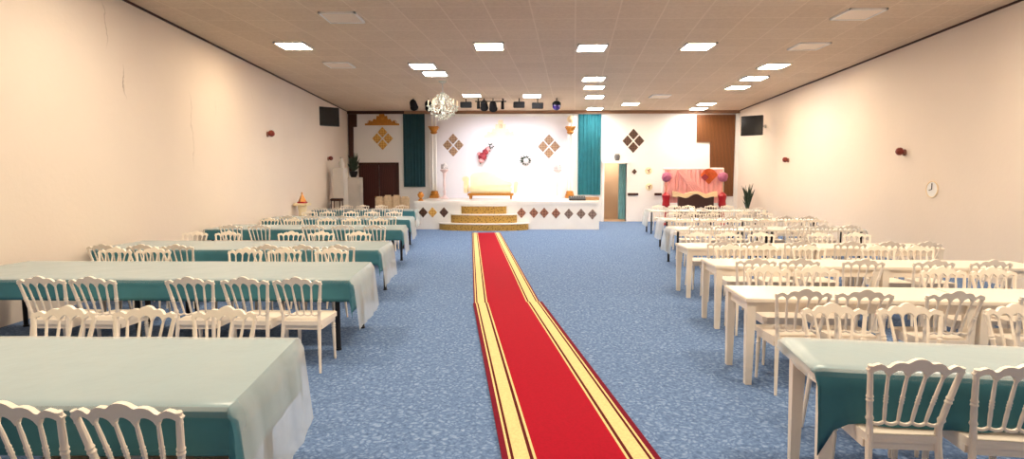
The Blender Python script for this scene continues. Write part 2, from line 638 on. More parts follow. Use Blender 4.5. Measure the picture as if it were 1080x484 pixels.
# ledge and jambs of that doorway
bm = BM()
box(bm, DX0 - 0.10, DX0, YB - 0.06, YB + 0.2, 0, DZ)
box(bm, DX1, DX1 + 0.06, YB - 0.06, YB + 0.2, 0, DZ)
box(bm, DX0 - 0.14, DX1 + 0.12, YB - 0.16, YB, DZ, DZ + 0.10)
struct('door_1', bm, M['white_paint'], label='open doorway with a white ledge beside the stage')
# dark brown mouldings where wall meets ceiling
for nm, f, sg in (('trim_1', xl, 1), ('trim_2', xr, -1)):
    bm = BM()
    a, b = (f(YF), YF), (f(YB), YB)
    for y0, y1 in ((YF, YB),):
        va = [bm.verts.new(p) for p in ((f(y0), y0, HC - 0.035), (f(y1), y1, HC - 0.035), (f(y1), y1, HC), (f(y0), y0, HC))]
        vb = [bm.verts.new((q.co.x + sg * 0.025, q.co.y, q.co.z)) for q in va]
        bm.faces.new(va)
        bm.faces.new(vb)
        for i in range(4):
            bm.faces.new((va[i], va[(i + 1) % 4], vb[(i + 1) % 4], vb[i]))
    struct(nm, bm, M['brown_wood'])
# brown beam across the top of the back wall
bm = BM()
box(bm, at(425, 0, YB)[0], xr(YB) - 0.02, YB - 0.14, YB, HC - 0.12, HC)
struct('trim_3', bm, M['tan_beam'])
bm = BM()
box(bm, xl(YB) + 0.02, at(425, 0, YB)[0], YB - 0.12, YB, HC - 0.12, HC)
struct('trim_4', bm, M['brown_wood'])
# white corner pier at the right end of the back wall
bm = BM()
box(bm, xr(YB) - 0.15, xr(YB), YB - 0.12, YB, 0, HC - 0.13)
struct('trim_5', bm, M['white_paint'])
# dark rail pieces on the right part of the back wall
for i, (a, b) in enumerate(((661.5, 673), (690, 700))):
    bm = BM()
    x0, z0 = at(a, 206, YB)
    x1, z1 = at(b, 203.5, YB)
    box(bm, x0, x1, YB - 0.07, YB, z0, z1, 0.01)
    struct('trim_%d' % (6 + i), bm, M['brown_wood'])


# ------------------------------------------------------------------ wood cladding, drapes and doors on the back wall
def wall_prism(name, pts, mat, Y, th, label, cat):
    o = [at(px, py, Y) for px, py in pts]
    o = [(min(max(x, xl(YB) + 0.03), xr(YB) - 0.16), z) for x, z in o]
    Y = Y - 0.004
    cx = sum(p[0] for p in o) / len(o)
    bm = BM()
    prism(bm, [(x - cx, z) for x, z in o], -th, 0)
    t = link(name, bm, mat, None, False, (cx, Y, 0))
    return tag(t, label, cat)


wall_prism('wood_panel', [(357.5, 118), (376.5, 118), (376.5, 134), (373, 134), (373, 181), (357.5, 181)], M['brown_wood'], YB, 0.05,
           'dark brown wooden wall panel under the ceiling near the left screen', 'wall panel')
wall_prism('wood_panel', [(734.5, 121), (777.5, 121), (777.5, 207), (748.5, 207), (748.5, 150), (734.5, 150)], M['brown_wood_light'], YB, 0.05,
           'stepped red-brown wooden wall panel in the right corner behind the pink backdrop', 'wall panel')
# brown door
t = thing('door_2', 'closed dark mahogany door in the back wall left of the stage', 'door', (0, YB, 0))
t['kind'] = 'structure'
x0, z1 = at(381, 172.5, YB)
x1, _ = at(418.5, 172, YB)
bm = BM()
xm = (x0 + x1) / 2
for a, b in ((x0, xm - 0.01), (xm + 0.01, x1)):
    box(bm, a, b, -0.04, 0, 0.0, z1 - 0.05)
    for c, d in ((0.15, 0.95), (1.05, z1 - 0.2)):
        box(bm, a + 0.12, b - 0.12, -0.06, -0.035, c, d, 0.012)
link('door_leaf', bm, M['door_wood'], t, False)
bm = BM()
box(bm, x0 - 0.09, x0, -0.08, 0, 0, z1)
box(bm, x1, x1 + 0.09, -0.08, 0, 0, z1)
box(bm, x0 - 0.09, x1 + 0.09, -0.08, 0, z1 - 0.05, z1 + 0.04)
link('door_frame', bm, M['brown_wood'], t, False)
bm = BM()
tube(bm, [(xm - 0.06, -0.06, 1.05), (xm - 0.06, -0.11, 1.05), (xm - 0.18, -0.11, 1.05)], 0.012)
link('door_handle', bm, M['gold'], t)


def curtain(name, pa, pb, y0, y1, Y, mat, label, folds):
    xa, z1 = at(pa, y0, Y)
    xb, z0 = at(pb, y1, Y)
    w = xb - xa
    t = thing(name, label, 'curtain', ((xa + xb) / 2, Y, z0))
    n = folds * 10
    bm = BM()
    fr, bk = [], []
    for i in range(n + 1):
        x = -w / 2 + w * i / n
        y = -0.05 + 0.016 * math.sin(2 * PI * folds * i / n) + 0.01 * math.sin(5.1 * i)
        for L, off in ((fr, 0), (bk, 0.012)):
            L.append([bm.verts.new((x, y * (0.8 + 0.2 * k) + off, (z1 - z0) * (1 - k))) for k in (0, 0.33, 0.66, 1)])
    for L in (fr, bk):
        for i in range(n):
            for k in range(3):
                bm.faces.new((L[i][k], L[i + 1][k], L[i + 1][k + 1], L[i][k + 1]))
    for i in (0, n):
        for k in range(3):
            bm.faces.new((fr[i][k], fr[i][k + 1], bk[i][k + 1], bk[i][k]))
    link('drape', bm, mat, t)
    bm = BM()
    tube(bm, [(-w / 2 - 0.02, -0.045, z1 - z0 + 0.015), (w / 2 + 0.02, -0.045, z1 - z0 + 0.015)], 0.018)
    link('curtain_rod', bm, M['steel'], t)
    return t


curtain('curtain', 425, 449, 116.5, 197, YB - 0.02, M['teal_dark'], 'dark teal floor-length curtain left of the stage backdrop', 7)
curtain('curtain', 610, 633, 120.5, 205.5, YB - 0.02, M['teal_bright'], 'bright teal curtain hanging right of the stage backdrop', 7)
curtain('curtain', 652.5, 662, 173, 231, YB + 0.35, M['pale_teal'], 'narrow teal curtain hanging inside the open doorway', 4)

# ------------------------------------------------------------------ stage
SY = 20.07
SX0, SX1 = -3.83, 2.74
SH = 1.0
t = thing('stage', 'white platform stage with a row of diamond tiles along its front', 'stage', (0, 0, 0))
bm = BM()
box(bm, SX0 + 0.03, SX1 - 0.03, SY + 0.04, YB - 0.01, 0, SH - 0.12)
link('stage_body', bm, M['white_gloss'], t, False)
bm = BM()
box(bm, SX0, SX1, SY, YB - 0.005, SH - 0.12, SH, 0.015)
link('stage_top', bm, M['white_gloss'], t, False)
for px, py, mk in ((446, 224, 'dark_tile'), (456, 224, 'gold_tile'), (468, 224, 'dark_tile'), (550, 224.5, 'brown_tile'), (563, 224.5, 'brown_tile'),
                   (574, 224.5, 'brown_tile'), (586.5, 225, 'brown_tile'), (600, 225.5, 'grey_tile'), (613, 225.5, 'grey_tile'), (625, 226, 'grey_tile')):
    x, z = at(px, py, SY)
    bm = BM()
    w, h = 0.165, 0.19
    a = [(w, 0), (0, h), (-w, 0), (0, -h)]
    va = [bm.verts.new((p, 0.0, q)) for p, q in a]
    vb = [bm.verts.new((p * 0.9, -0.02, q * 0.9)) for p, q in a]
    bm.faces.new(vb)
    for i in range(4):
        bm.faces.new((va[i], va[(i + 1) % 4], vb[(i + 1) % 4], vb[i]))
    link('diamond_tile', bm, M[mk], t, False, (x, SY + 0.04, z))
# half-round steps
t = thing('stage_steps', 'three half-round gold-spotted steps with pale edges in front of the stage', 'steps', (-1.36, SY, 0))
for (w, dp, z0, z1) in ((1.58, 0.62, 0, 0.25), (1.17, 0.42, 0.25, 0.56), (0.80, 0.22, 0.56, 0.86)):
    def arc(k, g=0.0):
        return [((w + g) * math.cos(PI + PI * i / 40), (dp + g) * math.sin(PI + PI * i / 40)) for i in range(41)]
    bm = BM()
    o = arc(0)
    va = [bm.verts.new((x, y, z0)) for x, y in o]
    vb = [bm.verts.new((x, y, z1 - 0.035)) for x, y in o]
    bm.faces.new(va)
    bm.faces.new(vb)
    for i in range(41):
        j = (i + 1) % 41
        bm.faces.new((va[i], va[j], vb[j], vb[i]))
    s = link('step', bm, M['leopard'], t)
    bm = BM()
    o = arc(0, 0.025)
    va = [bm.verts.new((x, y, z1 - 0.035)) for x, y in o]
    vb = [bm.verts.new((x, y, z1)) for x, y in o]
    bm.faces.new(va)
    bm.faces.new(vb)
    for i in range(41):
        j = (i + 1) % 41
        bm.faces.new((va[i], va[j], vb[j], vb[i]))
    link('step_edge', bm, M['white_paint'], s)
# backdrop
t = thing('stage_backdrop', 'wide white backdrop panel behind the sofa on the stage', 'backdrop', (0, YB - 0.02, 0))
xa, _ = at(450.5, 0, YB)
xb, _ = at(606, 0, YB)
bm = BM()
box(bm, xa, xb, -0.10, 0, SH, HC - 0.14)
link('panel', bm, M['lavender_white'], t, False)
bm = BM()
for a, b in ((xa, xa + 0.06), (xb - 0.06, xb)):
    box(bm, a, b, -0.13, -0.1, SH, HC - 0.14)
box(bm, xa, xb, -0.13, -0.1, HC - 0.24, HC - 0.14)
link('frame', bm, M['white_gloss'], t, False)
YP = YB - 0.122     # face of the backdrop


def column(px, label, top):
    x, z1 = at(px, 134, YP - 0.25)
    _, z0 = at(px, 206, YP - 0.25)
    t = thing('ornamental_column', label, 'column', (x, YP - 0.25, SH), 0, 'columns beside the stage backdrop')
    H = HC - 0.16 - SH
    zc = at(px, 141, YP - 0.25)[1] - SH
    bm = BM()
    box(bm, -0.19, 0.19, -0.17, 0.17, 0, 0.10, 0.01)
    lathe_z(bm, [(0.17, 0.1), (0.19, 0.16), (0.15, 0.2), (0.16, 0.25), (0.12, 0.3)], seg=16)
    link('base', bm, M['gold'], t)
    bm = BM()
    for dx in (-0.07, 0.07):
        lathe_z(bm, [(0.05, 0.28), (0.045, 1.0), (0.04, zc)], dx, 0, 0, 12)
    lathe_z(bm, [(0.035, 0.28), (0.035, zc)], 0, 0.04, 0, 10)
    link('shaft', bm, M['white_gloss'], t)
    bm = BM()
    lathe_z(bm, [(0.08, zc - 0.02), (0.15, zc + 0.05), (0.12, zc + 0.1), (0.19, zc + 0.2), (0.2, zc + 0.24)], seg=16)
    box(bm, -0.21, 0.21, -0.19, 0.19, zc + 0.24, zc + 0.29, 0.01)
    link('capital', bm, M['gold'], t)
    bm = BM()
    for dx in (-0.07, 0.07):
        lathe_z(bm, [(0.045, zc + 0.29), (0.04, H - (0.45 if top else 0))], dx, 0, 0, 12)
    link('upper_shaft', bm, M['white_gloss'], t)
    if top:
        bm = BM()
        petals(bm, (0, 0, H - 0.22), 0.12, 30, 0.07, 4)
        link('bouquet', bm, M['pale_gold'], t)


column(457.5, 'white twin-shaft column with gold capital at the left end of the backdrop', False)
column(601.5, 'white twin-shaft column with gold capital and bouquet right of the backdrop', True)


def crest(px, py, hw, hh, Y, mat, label):
    """carved scroll ornament: central fan with stepped volutes"""
    x, z = at(px, py, Y)
    k = Y / FPX
    t = thing('carved_crest', label, 'ornament', (x, Y - 0.006, z), 0)
    a, b = hw * k, hh * k
    half = [(1, -0.8), (1.0, -0.55), (0.82, -0.5), (0.74, -0.15), (0.58, -0.28), (0.48, 0.15), (0.34, 0.05), (0.30, 0.6), (0.17, 0.55), (0.13, 1.0)]
    bm = BM()
    prism(bm, [(p * a, q * b) for p, q in half] + [(-p * a, q * b) for p, q in reversed(half)], -0.035, 0)
    link('scroll', bm, mat, t, False)
    bm = BM()
    for s in (-1, 1):
        for r, c in ((0.16, 0.72), (0.14, 0.42)):
            tube(bm, [(s * c * a + r * a * f * math.cos(w), -0.045, -0.45 * b + r * a * f * math.sin(w)) for w, f in ((i * 0.6, 1 - i / 16) for i in range(14))], 0.012, 6)
    ball(bm, (0, -0.045, 0.35 * b), 0.09 * a + 0.02, 2, (1, 0.5, 1.3))
    link('volutes', bm, mat, t)


crest(403, 126.5, 18, 7, YB, M['gold'], 'gold carved crest above the gold four-petal ornament left of the teal curtain')
crest(528, 137, 17, 10, YP, M['pale_gold'], 'pale gold carved crest high on the centre of the stage backdrop')


def quatrefoil(px, py, r, mat, Y, label):
    x, z = at(px, py, Y)
    k = Y / FPX
    t = thing('petal_ornament', label, 'ornament', (x, Y - 0.006, z), 0, 'four-petal diamond ornaments on the back wall')
    for dx, dz in ((0, 1), (0, -1), (1, 0), (-1, 0)):
        c = (dx * r * 0.56 * k, 0, dz * r * 0.62 * k)
        h = r * 0.48 * k
        bm = BM()
        a = [(h, 0), (0, h * 1.1), (-h, 0), (0, -h * 1.1)]
        va = [bm.verts.new((p, 0.0, q)) for p, q in a]
        vb = [bm.verts.new((p * 0.85, -0.03, q * 0.85)) for p, q in a]
        bm.faces.new(vb)
        for i in range(4):
            bm.faces.new((va[i], va[(i + 1) % 4], vb[(i + 1) % 4], vb[i]))
        link('petal', bm, mat, t, False, c)


quatrefoil(403.5, 146, 10.5, M['gold_tile'], YB, 'gold four-petal ornament on the wall above the brown door')
quatrefoil(478, 153, 10.5, M['tan_tile'], YP, 'tan four-petal ornament on the left part of the stage backdrop')
quatrefoil(579, 154.5, 11, M['tan_tile'], YP, 'tan four-petal ornament on the right part of the stage backdrop')
quatrefoil(668, 148.5, 11, M['dark_tile'], YB, 'dark brown four-petal ornament on the white wall above the doorway')

# single small diamond and two small round plates right of the doorway
x, z = at(669, 181, YB)
bm = BM()
prism(bm, [(0.11, 0), (0, 0.12), (-0.11, 0), (0, -0.12)], -0.025, 0)
tag(link('diamond_ornament', bm, M['dark_tile'], None, False, (x, YB, z)), 'single small dark brown diamond on the white wall beside the doorway', 'ornament')
for px, py, lab in ((684, 180, 'upper of two small round wall plates left of the pink backdrop'), (684.5, 197, 'lower of two small round wall plates left of the pink backdrop')):
    x, z = at(px, py, YB)
    t = thing('wall_plate', lab, 'wall plate', (x, YB, z), 0, 'small round plates on the white wall')
    bm = BM()
    tube(bm, [(0, 0, 0), (0, -0.02, 0), (0, -0.03, 0)], [0.15, 0.15, 0.13], 20)
    link('plate', bm, M['cream_fabric'], t)
    bm = BM()
    tube(bm, [(0.0, -0.03, -0.07), (0.0, -0.04, 0.02), (0.06, -0.04, 0.07)], 0.02, 6)
    tube(bm, [(-0.06, -0.035, 0.05), (0.02, -0.035, -0.03)], 0.016, 6)
    link('motif', bm, M['brown_tile'], t)

# flowers on the backdrop
x, z = at(512, 162, YP)
t = thing('flower_spray', 'diagonal spray of red and pink flowers on the backdrop above the sofa', 'flowers', (x, YP - 0.11, z))
bm = BM()
petals(bm, (-0.12, -0.1, -0.14), 0.15, 40, 0.075, 1)
petals(bm, (0.02, -0.1, 0.06), 0.1, 22, 0.06, 2)
link('red_blossoms', bm, M['red_flower'], t)
bm = BM()
petals(bm, (-0.16, -0.14, -0.28), 0.09, 18, 0.06, 3)
petals(bm, (0.12, -0.1, 0.18), 0.08, 16, 0.055, 5)
petals(bm, (-0.24, -0.12, -0.02), 0.07, 12, 0.05, 6)
link('pink_blossoms', bm, M['pink_flower'], t)
bm = BM()
rl = random.Random(3)
for i in range(26):
    u = rl.uniform(-0.35, 0.4)
    a = rl.uniform(0, 2 * PI)
    p = Vector((u * 0.7 + rl.uniform(-.1, .1), -0.12, u + rl.uniform(-.08, .08)))
    q = p + Vector((math.cos(a) * 0.12, -0.04, math.sin(a) * 0.12))
    tube(bm, [p, (p + q) / 2, q], [0.005, 0.03, 0.002], 5)
link('leaves', bm, M['dark_leaf'], t)
x, z = at(554, 169, YP)
t = thing('flower_spray', 'small round bunch of white flowers on the backdrop right of the sofa', 'flowers', (x, YP - 0.09, z))
bm = BM()
petals(bm, (0.03, -0.1, -0.03), 0.1, 30, 0.055, 8)
link('white_blossoms', bm, M['white_flower'], t)
bm = BM()
for i in range(14):
    a = i * 2.4
    tube(bm, [(0, -0.05, 0), (0.13 * math.cos(a), -0.07, 0.13 * math.sin(a)), (0.28 * math.cos(a), -0.06, 0.22 * math.sin(a))], [0.012, 0.04, 0.002], 5)
link('leaves', bm, M['dark_leaf'], t)

# cream sofa on the stage
xs0, _ = at(490.5, 0, 22.4)
xs1, _ = at(544, 0, 22.4)
w = xs1 - xs0
t = thing('stage_sofa', 'cream chaise sofa with a gold base in the middle of the stage', 'sofa', ((xs0 + xs1) / 2, 22.0, SH))
bm = BM()
box(bm, -w / 2 + 0.08, w / 2 - 0.08, 0.0, 0.75, 0.14, 0.24, 0.02)
link('base_rail', bm, M['gold'], t)
bm = BM()
box(bm, -w / 2 + 0.12, w / 2 - 0.12, -0.02, 0.72, 0.24, 0.52, 0.07)
link('seat', bm, M['cream_fabric'], t)
bm = BM()
o = [(-w / 2 + 0.14, 0.5), (-w / 2 + 0.14, 0.92), (-w / 2 + 0.28, 1.03), (-0.5, 1.06), (-0.3, 1.09), (-0.1, 1.05), (0.12, 1.0), (0.2, 0.86), (0.55, 0.72), (w / 2 - 0.14, 0.66), (w / 2 - 0.14, 0.5)]
prism(bm, o, 0.62, 0.78)
bmesh.ops.bevel(bm, geom=list(bm.edges), offset=0.03, segments=2, affect='EDGES')
link('backrest', bm, M['cream_fabric'], t)
for s, h in ((-1, 0.86), (1, 0.68)):
    bm = BM()
    box(bm, s * (w / 2) - 0.07, s * (w / 2) + 0.07, 0.02, 0.74, 0.24, h - 0.08, 0.03)
    tube(bm, [(s * (w / 2 + 0.02), 0.0, h - 0.08), (s * (w / 2 + 0.02), 0.76, h - 0.08)], 0.10, 14)
    link('armrest', bm, M['cream_fabric'], t)
for sx in (-1, 1):
    for y in (0.08, 0.68):
        bm = BM()
        lathe_z(bm, [(0.02, 0), (0.03, 0.05), (0.045, 0.1), (0.035, 0.15)], sx * (w / 2 - 0.18), y, 0, 10)
        link('leg', bm, M['gold'], t)

# slim flower stands on the stage
def flower_stand(px, label):
    x, z1 = at(px, 172, 22.8)
    t = thing('flower_stand', label, 'flower stand', (x, 22.8, SH), 0, 'slim stands on the stage')
    H = z1 - SH
    bm = BM()
    lathe_z(bm, [(0.17, 0), (0.17, 0.03), (0.10, 0.07), (0.05, 0.14)], seg=16)
    link('base', bm, M['pale_pink'], t)
    bm = BM()
    lathe_z(bm, [(0.045, 0.13), (0.06, 0.3), (0.035, 0.36), (0.055, 0.55), (0.04, 0.8), (0.07, H - 0.38)], seg=14)
    link('stem', bm, M['pale_pink'], t)
    bm = BM()
    lathe_z(bm, [(0.07, H - 0.38), (0.16, H - 0.3), (0.18, H - 0.26), (0.14, H - 0.25)], seg=16)
    link('cup', bm, M['pale_pink'], t)
    bm = BM()
    petals(bm, (0, 0, H - 0.15), 0.13, 30, 0.06, int(px))
    link('blossoms', bm, M['white_flower'], t)


flower_stand(468.5, 'slim pale pink flower stand at the left of the stage sofa')
flower_stand(588, 'slim pale flower stand on the stage beside the right column')

# mixer on the right end of the stage
x, _ = at(611, 0, 20.9)
t = thing('sound_mixer', 'low black sound mixer lying on the right end of the stage', 'mixer', (x, 21.0, SH))
bm = BM()
prism(bm, [(-0.16, 0), (0.16, 0), (0.16, 0.16), (-0.16, 0.06)], -0.3, 0.3)
bmesh.ops.rotate(bm, verts=bm.verts, matrix=Matrix.Rotation(PI / 2, 3, 'Z'))
link('case', bm, M['black_metal'], t, False)
bm = BM()
for i in range(6):
    tube(bm, [(-0.22 + i * 0.09, 0.02, 0.10), (-0.22 + i * 0.09, 0.02, 0.145)], 0.014, 8)
link('knobs', bm, M['steel'], t)
bm = BM()
box(bm, -0.26, 0.26, 0.02, 0.32, 0, 0.12, 0.015)
tag(link('equipment_case', bm, M['tan_wood'], None, True, (at(628, 0, 21)[0] - 0.02, 21.05, SH)), 'small tan case beside the mixer at the right edge of the stage', 'case')

# ------------------------------------------------------------------ back left corner
for pa, pb, py, YL, lab in ((350.5, 362, 177, 20.6, 'taller of two white cabinets in the back left corner'), (364, 379, 187, 22.6, 'lower white cabinet between the tall cabinet and the brown door')):
    xa, z1 = at(pa, py, YL)
    xb, _ = at(pb, py, YL)
    w = xb - xa
    lx = (xa + xb) / 2
    lx = max(lx, xl(YL) + w / 2 + 0.04)
    t = thing('cabinet', lab, 'cabinet', (lx, YL, 0), 0, 'white cabinets in the back left corner')
    bm = BM()
    box(bm, -w / 2, w / 2, 0, 0.5, 0.06, z1, 0.01)
    box(bm, -w / 2 + 0.02, w / 2 - 0.02, 0.02, 0.48, 0, 0.06)
    link('body', bm, M['grey_white'], t)
    for k, (c, d) in enumerate(((0.1, z1 * 0.48), (z1 * 0.5, z1 - 0.03))):
        bm = BM()
        box(bm, -w / 2 + 0.015, w / 2 - 0.015, -0.025, 0, c, d, 0.008)
        dr = link('door', bm, M['grey_white'], t)
        bm = BM()
        tube(bm, [(w / 2 - 0.07, -0.025, (c + d) / 2 - 0.1), (w / 2 - 0.07, -0.05, (c + d) / 2 - 0.08), (w / 2 - 0.07, -0.05, (c + d) / 2 + 0.08), (w / 2 - 0.07, -0.025, (c + d) / 2 + 0.1)], 0.008, 6)
        link('handle', bm, M['steel'], dr)
    if py == 187:
        cab2 = (lx, z1, YL)
    else:
        cab1 = (lx, z1, YL)
bm = BM()
lathe_z(bm, [(0.07, 0), (0.10, 0.08), (0.11, 0.18), (0.05, 0.28), (0.04, 0.34), (0.07, 0.38)], seg=16)
tag(link('vase', bm, M['grey_white'], None, True, (cab1[0] + 0.08, cab1[2] + 0.2, cab1[1])), 'pale vase on top of the tall white cabinet', 'vase')
t = thing('potted_plant', 'dark leafy plant in a dark pot on the lower white cabinet', 'plant', (cab2[0] - 0.02, cab2[2] + 0.25, cab2[1]))
bm = BM()
lathe_z(bm, [(0.10, 0), (0.15, 0.12), (0.17, 0.24), (0.14, 0.25)], seg=14)
link('pot', bm, M['black_metal'], t)
bm = BM()
rl = random.Random(5)
for i in range(40):
    a = rl.uniform(0, 2 * PI)
    r = rl.uniform(0.1, 0.26)
    h = rl.uniform(0.25, 0.8)
    tube(bm, [(0, 0, 0.22), (r * 0.6 * math.cos(a), r * 0.6 * math.sin(a), 0.22 + h * 0.6), (r * math.cos(a), r * math.sin(a), 0.22 + h)], [0.008, 0.035, 0.002], 5)
link('foliage', bm, M['dark_leaf'], t)
# small dark stool in front of the tall cabinet
t = thing('stool', 'small dark brown stool in front of the tall white cabinet', 'stool', (cab1[0] + 0.05, cab1[2] - 0.35, 0))
bm = BM()
box(bm, -0.19, 0.19, -0.19, 0.19, 1.0, 1.09, 0.02)
link('seat', bm, M['brown_wood'], t)
for sx in (-1, 1):
    for sy in (-1, 1):
        bm = BM()
        tube(bm, [(sx * 0.18, sy * 0.18, 0), (sx * 0.15, sy * 0.15, 1.0)], 0.018, 8)
        link('leg', bm, M['brown_wood'], t)
bm = BM()
for a, b in (((-1, -1), (1, -1)), ((-1, 1), (1, 1)), ((-1, -1), (-1, 1)), ((1, -1), (1, 1))):
    tube(bm, [(a[0] * 0.168, a[1] * 0.168, 0.35), (b[0] * 0.168, b[1] * 0.168, 0.35)], 0.012, 8)
link('stretcher', bm, M['brown_wood'], t)
# beige sofa in front of the brown door
xa, zt = at(389.5, 206.5, 21.2)
xb, _ = at(433, 206, 21.2)
w = xb - xa
t = thing('sofa', 'beige upholstered high-back sofa in front of the brown door', 'sofa', ((xa + xb) / 2, 21.0, 0))
bm = BM()
box(bm, -w / 2 + 0.12, w / 2 - 0.12, -0.1, 0.62, 0.12, 0.45, 0.05)
link('seat', bm, M['beige_fabric'], t)
bm = BM()
for i in range(4):
    ww = (w - 0.24) / 4
    box(bm, -w / 2 + 0.12 + i * ww + 0.004, -w / 2 + 0.12 + (i + 1) * ww - 0.004, 0.5, 0.68, 0.4, zt + (0.02 if i in (1, 2) else -0.03), 0.05)
link('backrest', bm, M['beige_fabric'], t)
for s in (-1, 1):
    bm = BM()
    box(bm, s * w / 2 - (0.14 if s > 0 else 0), s * w / 2 + (0.14 if s < 0 else 0), -0.12, 0.68, 0.1, 0.66, 0.05)
    link('armrest', bm, M['beige_fabric'], t)
for sx in (-1, 1):
    for y in (-0.04, 0.6):
        bm = BM()
        lathe_z(bm, [(0.025, 0), (0.035, 0.12)], sx * (w / 2 - 0.08), y, 0, 8)
        link('leg', bm, M['brown_wood'], t)
# gold urn on the left stage corner
x, z = at(435.5, 205, 20.5)
bm = BM()
lathe_z(bm, [(0.09, 0), (0.10, 0.03), (0.04, 0.08), (0.11, 0.17), (0.12, 0.23), (0.06, 0.29), (0.08, 0.32)], seg=16)
tag(link('urn', bm, M['gold'], None, True, (SX0 + 0.16, 20.5, SH)), 'small gold urn on the left front corner of the stage', 'urn')
# gold pyramid ornament on a pedestal by the left wall
t = thing('pedestal', 'slim cream pedestal against the left wall behind the fifth teal row', 'pedestal', (-6.62, 17.0, 0))
bm = BM()
box(bm, -0.2, 0.2, -0.2, 0.2, 0, 0.08, 0.01)
link('base', bm, M['cream_fabric'], t)
bm = BM()
lathe_z(bm, [(0.15, 0.08), (0.12, 0.14), (0.11, 0.8), (0.14, 0.98)], seg=16)
link('shaft', bm, M['cream_fabric'], t)
bm = BM()
box(bm, -0.2, 0.2, -0.2, 0.2, 0.98, 1.05, 0.01)
link('top', bm, M['cream_fabric'], t)
t = thing('pyramid_lantern', 'small gold pyramid lantern on the pedestal by the left wall', 'lantern', (-6.62, 17.0, 1.05))
t.scale = (0.72, 0.72, 0.8)
bm = BM()
box(bm, -0.16, 0.16, -0.16, 0.16, 0, 0.06, 0.01)
link('base', bm, M['red_lacquer'], t)
bm = BM()
lathe_z(bm, [(0.17, 0.06), (0.16, 0.1), (0.03, 0.34), (0.04, 0.37), (0.01, 0.42)], seg=4)
link('body', bm, M['gold'], t, False)

# ------------------------------------------------------------------ pink photo corner, back right
YPK = 22.6
xa, zt = at(699.5, 177.5, YPK)
xb, _ = at(763, 177, YPK)
w = xb - xa
k = YPK / FPX
t = thing('draped_backdrop', 'pink satin draped backdrop with a gold swag in the back right corner', 'backdrop', ((xa + xb) / 2, YPK, 0))
zb = 0.85
bm = BM()
for s in (-1, 1):
    tube(bm, [(s * w / 2, 0, 0), (s * w / 2, 0, zt)], 0.03, 10)
    box(bm, s * w / 2 - 0.15, s * w / 2 + 0.15, -0.2, 0.2, 0, 0.03)
tube(bm, [(-w / 2, 0, zt - 0.02), (w / 2, 0, zt - 0.02)], 0.045, 10)
link('frame', bm, M['white_paint'], t)
bm = BM()
n = 120
rows = []
for j in range(9):
    z = zt - 0.06 - (zt - 0.06 - zb) * j / 8
    row = []
    for i in range(n + 1):
        u = i / n
        row.append(bm.verts.new((-w / 2 + 0.04 + (w - 0.08) * u, -0.05 + 0.028 * math.sin(u * 2 * PI * 13 + 0.6 * math.sin(j)), z)))
    rows.append(row)
for j in range(8):
    for i in range(n):
        bm.faces.new((rows[j][i], rows[j][i + 1], rows[j + 1][i + 1], rows[j + 1][i]))
link('drape', bm, M['pink_satin'], t)
# tied-back front curtain folds making a tent shape
bm = BM()
for s, cx0 in ((-1, -0.15), (1, -0.05)):
    for q in range(5):
        x0 = -w * 0.28 + 0.05 * q * s
        x1 = (-w / 2 + 0.06 + 0.10 * q) if s < 0 else (0.12 + 0.10 * q)
        tube(bm, [(x0, -0.11, zt - 0.06), ((x0 * 0.55 + x1 * 0.45), -0.15, zt - 0.5), (x1, -0.12, zb + 0.22)], [0.02, 0.035, 0.03], 7)
link('tieback_folds', bm, M['pink_satin'], t)
bm = BM()
for q in range(4):
    dz = 0.055 * q
    tube(bm, [(-w * 0.36 + w * 0.74 * i / 20, -0.18 - 0.01 * q, zb + 0.36 - dz + (0.12 * abs(math.cos(i / 20 * 2 * PI)) if True else 0) - 0.05) for i in range(21)], 0.035, 8)
link('swag', bm, M['pale_gold'], t)
# orange paper fan lantern hung on the backdrop
xo, zo = at(746, 187, YPK)
t = thing('paper_fan', 'orange paper fan hung on the right half of the pink backdrop', 'ornament', (xo, YPK - 0.17, zo))
bm = BM()
n = 28
c = bm.verts.new((0, -0.02, -0.28))
arcv = [bm.verts.new((0.42 * math.sin(-0.95 + 1.9 * i / n), -0.02 - (0.025 if i % 2 else 0), -0.28 + 0.62 * math.cos(-0.95 + 1.9 * i / n))) for i in range(n + 1)]
for i in range(n):
    bm.faces.new((c, arcv[i], arcv[i + 1]))
bmesh.ops.solidify(bm, geom=bm.faces[:], thickness=0.006)
link('fan', bm, M['orange_paper'], t, False)
bm = BM()
prism(bm, [(-0.02, -0.0), (-0.17, 0.13), (-0.32, 0.0), (-0.17, -0.13)], -0.09, -0.05)
link('diamond', bm, M['red_flower'], t, False)
# flower stands with red bases on both sides
for px, px2, lab in ((703, 703, 'red-based stand with a mauve flower ball left of the pink backdrop'), (762.5, 760.5, 'red-based stand with a mauve flower ball right of the pink backdrop')):
    x, z = at(px, 186.5, YPK - 0.4)
    t = thing('flower_ball_stand', lab, 'flower stand', (x, YPK - 0.4, 0), 0, 'flower ball stands beside the pink backdrop')
    bm = BM()
    lathe_z(bm, [(0.19, 0), (0.19, 0.05), (0.10, 0.12), (0.10, 0.7), (0.15, 0.78), (0.13, 0.95), (0.17, 1.15), (0.12, 1.2), (0.04, 1.28)], seg=16)
    link('base', bm, M['red_lacquer'], t)
    bm = BM()
    tube(bm, [(0, 0, 1.26), (0, 0, z - 0.1)], 0.015, 8)
    link('pole', bm, M['gold'], t)
    bm = BM()
    petals(bm, (0, 0, z), 0.16, 60, 0.07, int(px))
    link('flower_ball', bm, M['mauve_flower'], t)
